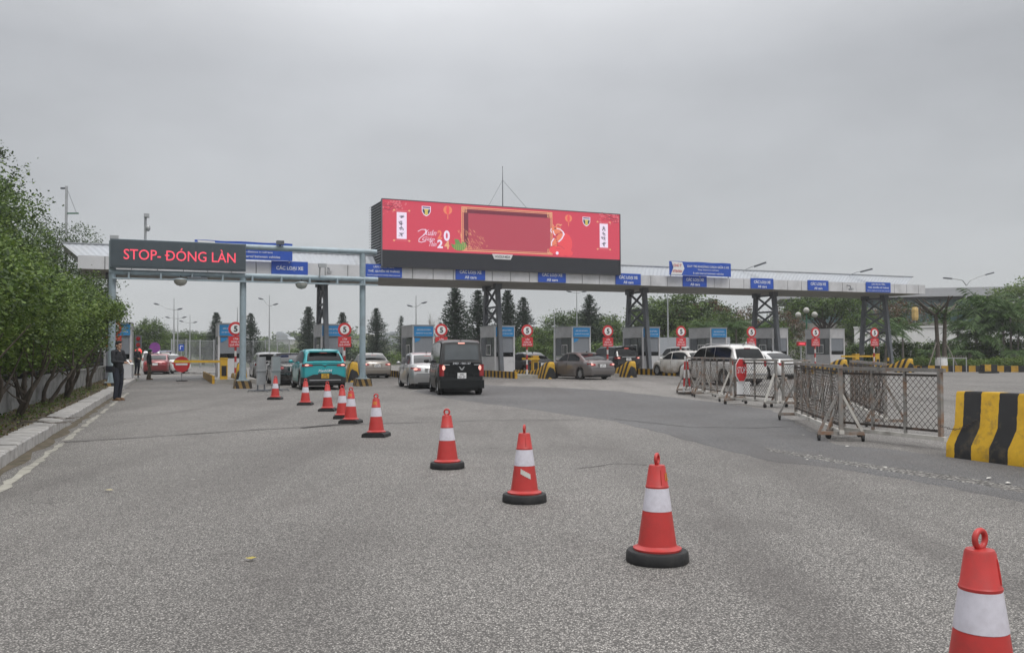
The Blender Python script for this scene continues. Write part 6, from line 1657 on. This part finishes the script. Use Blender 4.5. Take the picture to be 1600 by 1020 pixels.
# hedges on the planted bed
bedz = .16
bed_pts = [gp(1440, 580), gp(1900, 582), at(1900, 560, 130), at(1180, 560, 130), at(1180, 572, 80), at(1330, 576, 72)]
sheet('planted_bed', [(p.x, p.y) for p in bed_pts], .05, M['soil'])
def hedge(px0, px1, Y0, Y1, h, w_, label, m, seed, n=260, ls=.14, cs=.3, shell=.5, cat='hedge'):
    a, b = at(px0, 560, Y0), at(px1, 560, Y1); L = (b - a).xy.length; k = max(3, int(L / 1.2)); r = random.Random(seed)
    bl = [(L * (i + .5) / k, r.uniform(-.15, .15), h * r.uniform(.42, .55), L / k * .8, w_ * r.uniform(.8, 1.1), h * r.uniform(.42, .58)) for i in range(k)]
    me, cl = crown_mesh('foliage', seed, bl, n, 22, cs, ls, m, .5, .5, shell)
    t = thing('hedge', label, cat, (a.x, a.y, .05), math.atan2(b.y - a.y, b.x - a.x), 'clipped and loose hedges on the planted bed')
    meshobj('foliage', me, t)
    st = MB()
    for i in range(int(L / .8)): st.path([(i * .8 + .3, 0, 0), (i * .8 + .35, .1, h * .3), (i * .8 + r.uniform(0, .6), 0, h * .6)], [.03, .025, .015], 5)
    obj('stem', st, M['bark'], t)
hedge(1395, 1640, 71, 69, .75, .6, 'low bright green hedge directly behind the striped wall', [LEAF[2], LEAF[0]], 400, 900, .13, .25)
hedge(1330, 1470, 78, 76, 2.2, .8, 'tall dark hedge between the last trestle and forked palm', [LEAF[1], LEAF[1], LEAF[0]], 401, 700, .2, .35)
hedge(1470, 1640, 76, 74, 2.3, .8, 'tall dark hedge under the feathery palms', [LEAF[1], LEAF[0]], 402, 800, .2, .35)
hedge(1200, 1340, 84, 80, 2.0, .9, 'tall hedge behind the last booth', [LEAF[0], LEAF[1]], 403, 300, .18)
hedge(980, 1210, 92, 86, 2.2, 1.0, 'long tall hedge behind the people carrier lanes', [LEAF[1], LEAF[0]], 404, 420, .2, .4)
hedge(800, 980, 88, 90, 2.6, 1.1, 'loose green hedge behind the black and grey sedans', [LEAF[0], LEAF[0], LEAF[1]], 405, 420, .2, .4)
hedge(590, 690, 118, 112, 1.5, 1.0, 'low loose hedge beyond the champagne sedan', [LEAF[2], LEAF[0]], 406, 220, .22, .4)
hedge(395, 480, 112, 112, 2.0, 1.2, 'olive hedge beyond the silver hatchback', [LEAF[2], LEAF[0]], 407, 260, .24, .45)
# cycad rosettes
for px, Y, lb in ((1515, 71.5, 'spiky cycad at the foot of the feathery palms'), (1452, 72, 'spiky cycad beside the wrapped palm base'), (1585, 71, 'spiky cycad near the picture edge')):
    palm(px, 541, Y, lb, 18, 1.25, ((0, 0, 1.0),), px, grp='cycads under the palms', r0=.14, lift=(.1, .9))

# ================================================================== BACKGROUND STRUCTURES
# long white wall and terminal hall behind the palms
a, b = at(1335, 534, 88), at(1680, 534, 84); L = (b - a).xy.length; rz = math.atan2(b.y - a.y, b.x - a.x)
t = thing('white_wall', 'long white rendered wall behind the palms and hedges', 'wall', (a.x, a.y, 0), rz)
hw_ = at(1500, 511, 86).z
obj('wall', MB().box((L / 2, 0, hw_ / 2), (L, .3, hw_)), M['white'], t); obj('coping', MB().box((L / 2, -.02, hw_ + .06), (L + .1, .45, .14)), M['white'], t)
for i in range(6): obj('pier', MB().box((1 + i * L / 5.2, -.06, hw_ / 2 + .12), (.7, .4, hw_ + .24)), M['white'], t)
a, b = at(1235, 520, 128), at(1580, 520, 122); L = (b - a).xy.length; rz = math.atan2(b.y - a.y, b.x - a.x)
zt, zr_, zg0, zg1 = at(1500, 453, 125).z, at(1500, 466, 125).z, at(1500, 503, 125).z, at(1500, 470, 125).z
t = thing('terminal_hall', 'low glass terminal hall with a flat grey roof behind the palms', 'building', (a.x, a.y, 0), rz)
obj('roof', MB().box((L / 2, 6, (zt + zr_) / 2 + .1), (L + 3, 16, zt - zr_)), mat('grey_roof_sheet', (.42, .425, .45), .6, var=.05), t)
obj('roof_soffit', MB().box((L / 2, 6, zr_ - .1), (L + 1, 14, .3)), M['steeldark'], t)
obj('base_wall', MB().box((L / 2, 5, zg0 / 2), (L, 10, zg0)), M['concrete'], t)
obj('spandrel', MB().box((L / 2, .1, (zg0 + zg1) / 2 + .4), (L, .3, .35)), M['white'], t)
ng = 26
for i in range(ng):
    for j in range(2):
        z0_, z1_ = (zg0, (zg0 + zg1) / 2 + .2) if j == 0 else ((zg0 + zg1) / 2 + .6, zr_ - .2)
        obj('pane', MB().box((L * (i + .5) / ng, .25, (z0_ + z1_) / 2), (L / ng - .12, .1, z1_ - z0_ - .05)), M['glassblue'], t)
for i in range(0, ng + 1, 2): obj('mullion', MB().box((L * i / ng, .1, (zg0 + zr_) / 2), (.14, .3, zr_ - zg0)), M['steeldark'], t)
obj('inner_core', MB().box((L / 2, 5.5, (zg0 + zr_) / 2), (L - .2, 10, zr_ - zg0)), M['steeldark'], t)
t = thing('lantern_post', 'post with a hanging yellow box lantern beside the orange leaved tree', 'lamp', V0(at(1431, 560, 95)), 0)
z_ = at(1431, 490, 95).z; obj('post', MB().tube((0, 0, 0), (0, 0, z_ - .7), .06, n=8), M['galv'], t); obj('lantern', MB().lathe([(.28, 0), (.36, .3), (.36, 1.1), (.25, 1.4)], 6, Matrix.Translation((0, 0, z_ - .7))), mat('amber_box', (.55, .38, .14), .5), t)
# white site hoarding panels
a = at(1034, 552, 80)
t = thing('site_fence', 'white corrugated site fence panels behind the dusty hatchback', 'fence', V0(a), R(6))
zz = at(1040, 527, 80).z
for i in range(6): obj('fence_panel', MB().box((i * 1.15, .02 * (i % 2), zz / 2), (1.12, .05, zz)), M['corrug'], t)
# grey bar fence beyond the closed lane
a, b = at(268, 560, 92), at(468, 560, 104); L = (b - a).xy.length
t = thing('bar_fence', 'grey steel bar fence with posts beyond the closed lane', 'fence', V0(a), math.atan2(b.y - a.y, b.x - a.x))
zf = at(320, 530, 95).z
for i in range(int(L / 1.6) + 1): obj('fence_post', MB().box((i * 1.6, 0, zf / 2), (.09, .09, zf)), M['galv'], t)
for i in range(int(L / 1.6)):
    p_ = MB()
    for k in range(12): p_.box((i * 1.6 + .13 * k + .07, 0, zf / 2), (.03, .03, zf - .2))
    for z_ in (.15, zf - .15): p_.box((i * 1.6 + .8, .03, z_), (1.6, .04, .05))
    o = obj('bar_panel', p_, M['galv'], t); o['kind'] = 'stuff'
# pale kerb of the far lane
a, b = at(292, 579, 66), at(352, 580, 62); strip_ = MB()
o = obj('far_kerb', MB().prism([(0, 0), ((b - a).xy.length, 0), ((b - a).xy.length, .16), (0, .16)], -.15, .15), M['kerb'], loc=V0(a), rz=math.atan2(b.y - a.y, b.x - a.x), kind='structure')
# street lamps
def lamp_post(px, pytop, Y, label, arms, pyarm, grp='street lamps beyond the toll lanes', cam_=False):
    q = at(px, pytop, Y); H_ = q.z; za = at(px, pyarm, Y).z
    t = thing('street_lamp', label, 'street lamp', V0(q), 0, grp)
    obj('pole', MB().path([(0, 0, 0), (0, 0, H_ * .5), (0, 0, H_)], [.10, .075, .03], 8), M['galv'], t, smooth=50)
    for dx, dz in arms:
        e_ = Vector((dx, -.1, za + dz)); ar = obj('arm', MB().path([(0, 0, za), Vector((dx * .45, -.05, za + dz * .25)), e_], [.035, .03, .025], 6), M['galv'], t)
        s_ = 1 if dx > 0 else -1
        obj('lamp_head', MB().lathe([(.03, 0), (.08, .2), (.09, .4), (.03, .6)], 8, Matrix.Translation(e_) @ Matrix.Rotation(R(90 * s_ * .85), 4, 'Y')), M['steeldark'], ar, smooth=50)
LP = [(272, 466, 88, 'nearest street lamp with one long arm behind the no entry disc', ((-1.4, .5), (.3, .0)), 484), (278, 486, 108, 'street lamp just behind the nearest long armed lamp', ((-.9, .1), (.5, .1)), 498), (297, 492, 118, 'street lamp between the lamp pair and the pine', ((-.8, .2), (.4, .05)), 505),
      (261, 505, 150, 'small distant street lamp behind the round tree', ((-.7, .1),), 515), (421, 461, 96, 'street lamp seen between the gantry posts beyond the hatchback', ((-.6, .7), (.4, .1)), 478), (650, 462, 86, 'street lamp with a side camera box left of the bare tree', ((.5, .3), (-.3, .0)), 479),
      (901, 452, 92, 'street lamp behind the grey sedan booth', ((-.5, .1), (.5, .1)), 458), (866, 487, 84, 'plain thin mast with a globe beside the black sedan booth', (), 500), (371, 480, 84, 'plain thin mast behind the gantry post', (), 490), (1043, 440, 82, 'tall plain mast under the blue roof banner', (), 460)]
for a in LP: lamp_post(*a)
bpy.data.objects['street_lamp.005']['label'] = 'street lamp with a side camera box beside the bare tree'
q = at(1510, 466, 82)
t = thing('street_lamp', 'tall double armed street lamp above the palms', 'street lamp', V0(q), 0, 'street lamps beyond the toll lanes')
obj('pole', MB().path([(0, 0, 0), (0, 0, q.z * .6), (0, 0, q.z + .3)], [.11, .08, .06], 10), M['galv'], t, smooth=50)
for pts_ in (((1510, 446), (1504, 438), (1494, 436), (1482, 435)), ((1510, 446), (1516, 438), (1530, 432), (1545, 428))):
    P3 = [at(x, y, 82) - V0(q) for x, y in pts_]
    ar = obj('arm', MB().path(P3, [.055, .045, .04, .03], 6), M['galv'], t); d_ = (P3[-1] - P3[-2]).normalized()
    obj('lamp_head', MB().bar(P3[-1] - d_ * .3, P3[-1] + d_ * .45, .26, .11), M['steeldark'], ar)
# globe lamp
q = at(1261, 560, 82)
t = thing('globe_lamp', 'dark green lamp post with three white globes behind the last booths', 'street lamp', V0(q), 0)
zg = at(1261, 492, 82).z
obj('pole', MB().path([(0, 0, 0), (0, 0, zg)], [.09, .06], 10), M['green'], t, smooth=50)
for dx, dz in ((0, .42), (-.75, .0), (.75, .02)):
    obj('globe_arm', MB().path([(0, 0, zg - .6), (dx * .7, 0, zg - .35), (dx, 0, zg + dz - .25)], .03, 6), M['green'], t); obj('globe', MB().ell((dx, 0, zg + dz), .27, 14, 10), M['lampwhite'], t, smooth=80)
# round signs beyond the closed lane
q = at(242, 543, 68); t = thing('round_sign', 'round purple no stopping sign above the red sedan', 'traffic sign', (q.x, q.y, 0), R(10)); obj('disc', disc(MB(), .40, -.02, 24, q.z, .02), mat('faded_purple', (.20, .05, .24), .5), t, smooth=30); obj('post', MB().tube((0, 0, 0), (0, 0, q.z), .03, n=8), M['galv'], t)
q = at(283.5, 543, 72); t = thing('turn_sign', 'blue square turn sign above the small white sedan', 'traffic sign', (q.x, q.y, 0), R(10)); bd = obj('board', MB().box((0, -.02, q.z), (.42, .02, .52)), M['blue'], t); obj('arrow', MB().box((-.08, -.036, q.z), (.05, .01, .3)).box((.03, -.0361, q.z + .13), (.2, .01, .05)), M['white'], bd); obj('post', MB().tube((0, 0, 0), (0, 0, q.z), .03, n=8), M['galv'], t)
# lane light
q = at(1192, 540, 62); t = thing('lane_signal', 'small lit red lane display by the white sedan and last booth', 'traffic light', (q.x + 2.2, q.y, 0), A_)
q = at(1252, 537, 62); t.location = (q.x, q.y, 0); obj('housing', MB().box((0, 0, q.z), (.72, .15, .26)), M['red'], t); obj('lit_text', MB().box((0, -.085, q.z), (.46, .02, .09)), M['ledtext'], t); obj('post', MB().tube((0, .05, 0), (0, .05, q.z), .05, n=8), M['galv'], t)
# palm-side utility mast at canopy end behind the trees
q = at(104, 291, 62); t = thing('utility_mast', 'grey utility mast with a stay wire behind the tall dark trees', 'mast', (q.x, q.y, 0), 0)
obj('pole', MB().tube((0, 0, 0), (0, 0, q.z), .10, .09, 8), M['galv'], t); obj('crossarm', MB().bar((0, 0, q.z - 1.9), (.85, 0, q.z - 1.9), .09), M['green'], t); obj('stay_wire', MB().tube((0, 0, q.z - .1), (.7, 0, q.z - 1.85), .014, n=4), M['steeldark'], t); obj('bracket', MB().box((-.2, 0, q.z - .15), (.4, .12, .12)), M['steeldark'], t)
# far wooded rise with pale sheds, and the far tree belt
hm = MB(); nx, ny = 40, 8
hx0, hx1 = at(300, 550, 330).x, at(760, 550, 330).x
for j in range(ny + 1):
    for i in range(nx + 1):
        fx, fy = i / nx, j / ny
        z = (9.5 * math.sin(math.pi * min(max((fx - .05) / .9, 0), 1)) ** .8 + .8 * math.sin(fx * 21) + .6 * math.sin(fx * 47 + 1)) * math.sin(math.pi * fy * .5 + .02) if j else -1
        hm.v.append((lerp(hx0, hx1, fx), 300 + fy * 60, max(z, -1)))
for j in range(ny):
    for i in range(nx): a = j * (nx + 1) + i; hm.f.append((a, a + 1, a + nx + 2, a + nx + 1)); hm.m.append(0)
obj('hill', hm, M['field'], smooth=60, kind='structure')
rng = np.random.default_rng(11); bl = []
for i in range(46):
    fx = rng.uniform(.04, .96); fy = rng.uniform(.15, .95); z = 9.5 * math.sin(math.pi * fx) ** .8 * math.sin(math.pi * fy * .5); bl.append((lerp(hx0, hx1, fx), 300 + fy * 60, z, 4, 3, 2.0))
me, cl = crown_mesh('hill_woods', 12, bl, 900, 16, 1.3, 1.0, [LEAF[1], LEAF[0]], .7); o = meshobj('hill_woods', me); o['kind'] = 'stuff'
r = random.Random(21)
sd_m = [M['panel'], M['corrug'], M['concrete']]
for i in range(14):
    fx = r.uniform(.2, .8); fy = r.uniform(.25, .8); z = 9.5 * math.sin(math.pi * fx) ** .8 * math.sin(math.pi * fy * .5)
    t = thing('hill_shed', 'small pale shed on the hazy wooded rise', 'building', (lerp(hx0, hx1, fx), 298 + fy * 60, z - .5), r.uniform(-.3, .3), 'pale sheds on the hazy rise')
    w_, h_ = r.uniform(2, 5), r.uniform(1.4, 2.4); obj('wall', MB().box((0, 0, h_ / 2), (w_, 4, h_)), sd_m[i % 3], t); obj('roof', MB().prism([(-w_ / 2 - .3, h_), (w_ / 2 + .3, h_), (w_ / 2 * .7, h_ + 1), (-w_ / 2 * .7, h_ + 1)], -2.3, 2.3), M['corrug'], t)
bl = []
for i in range(150):
    px = rng.uniform(-300, 1900); Y = rng.uniform(170, 240); x = (px - 800) / 1400 * Y; hh = rng.uniform(3.0, 5.2) if not 380 < px < 660 else rng.uniform(1.5, 2.4); bl.append((x, Y, hh * .5, 6.5, 3, hh * .6))
me, cl = crown_mesh('far_tree_belt', 13, bl, 2600, 18, 1.1, .75, [LEAF[1], LEAF[0]], .65); o = meshobj('far_tree_belt', me); o['kind'] = 'stuff'

# ================================================================== HAZE
hz = MB(); hz.box((0, 570, 12.5), (1830, 1290, 28)); o = obj('haze', hz, M['white']); o['kind'] = 'stuff'
o.data.materials.clear()
hmat = bpy.data.materials.new('haze_air'); hmat.use_nodes = True; tt = hmat.node_tree; tt.nodes.clear()
oo = N(tt, 'ShaderNodeOutputMaterial'); pv = N(tt, 'ShaderNodeVolumePrincipled'); pv.inputs['Density'].default_value = .0006; pv.inputs['Color'].default_value = (.93, .95, .97, 1); pv.inputs['Anisotropy'].default_value = .2
tt.links.new(pv.outputs[0], oo.inputs['Volume']); o.data.materials.append(hmat)
o.display_type = 'WIRE'
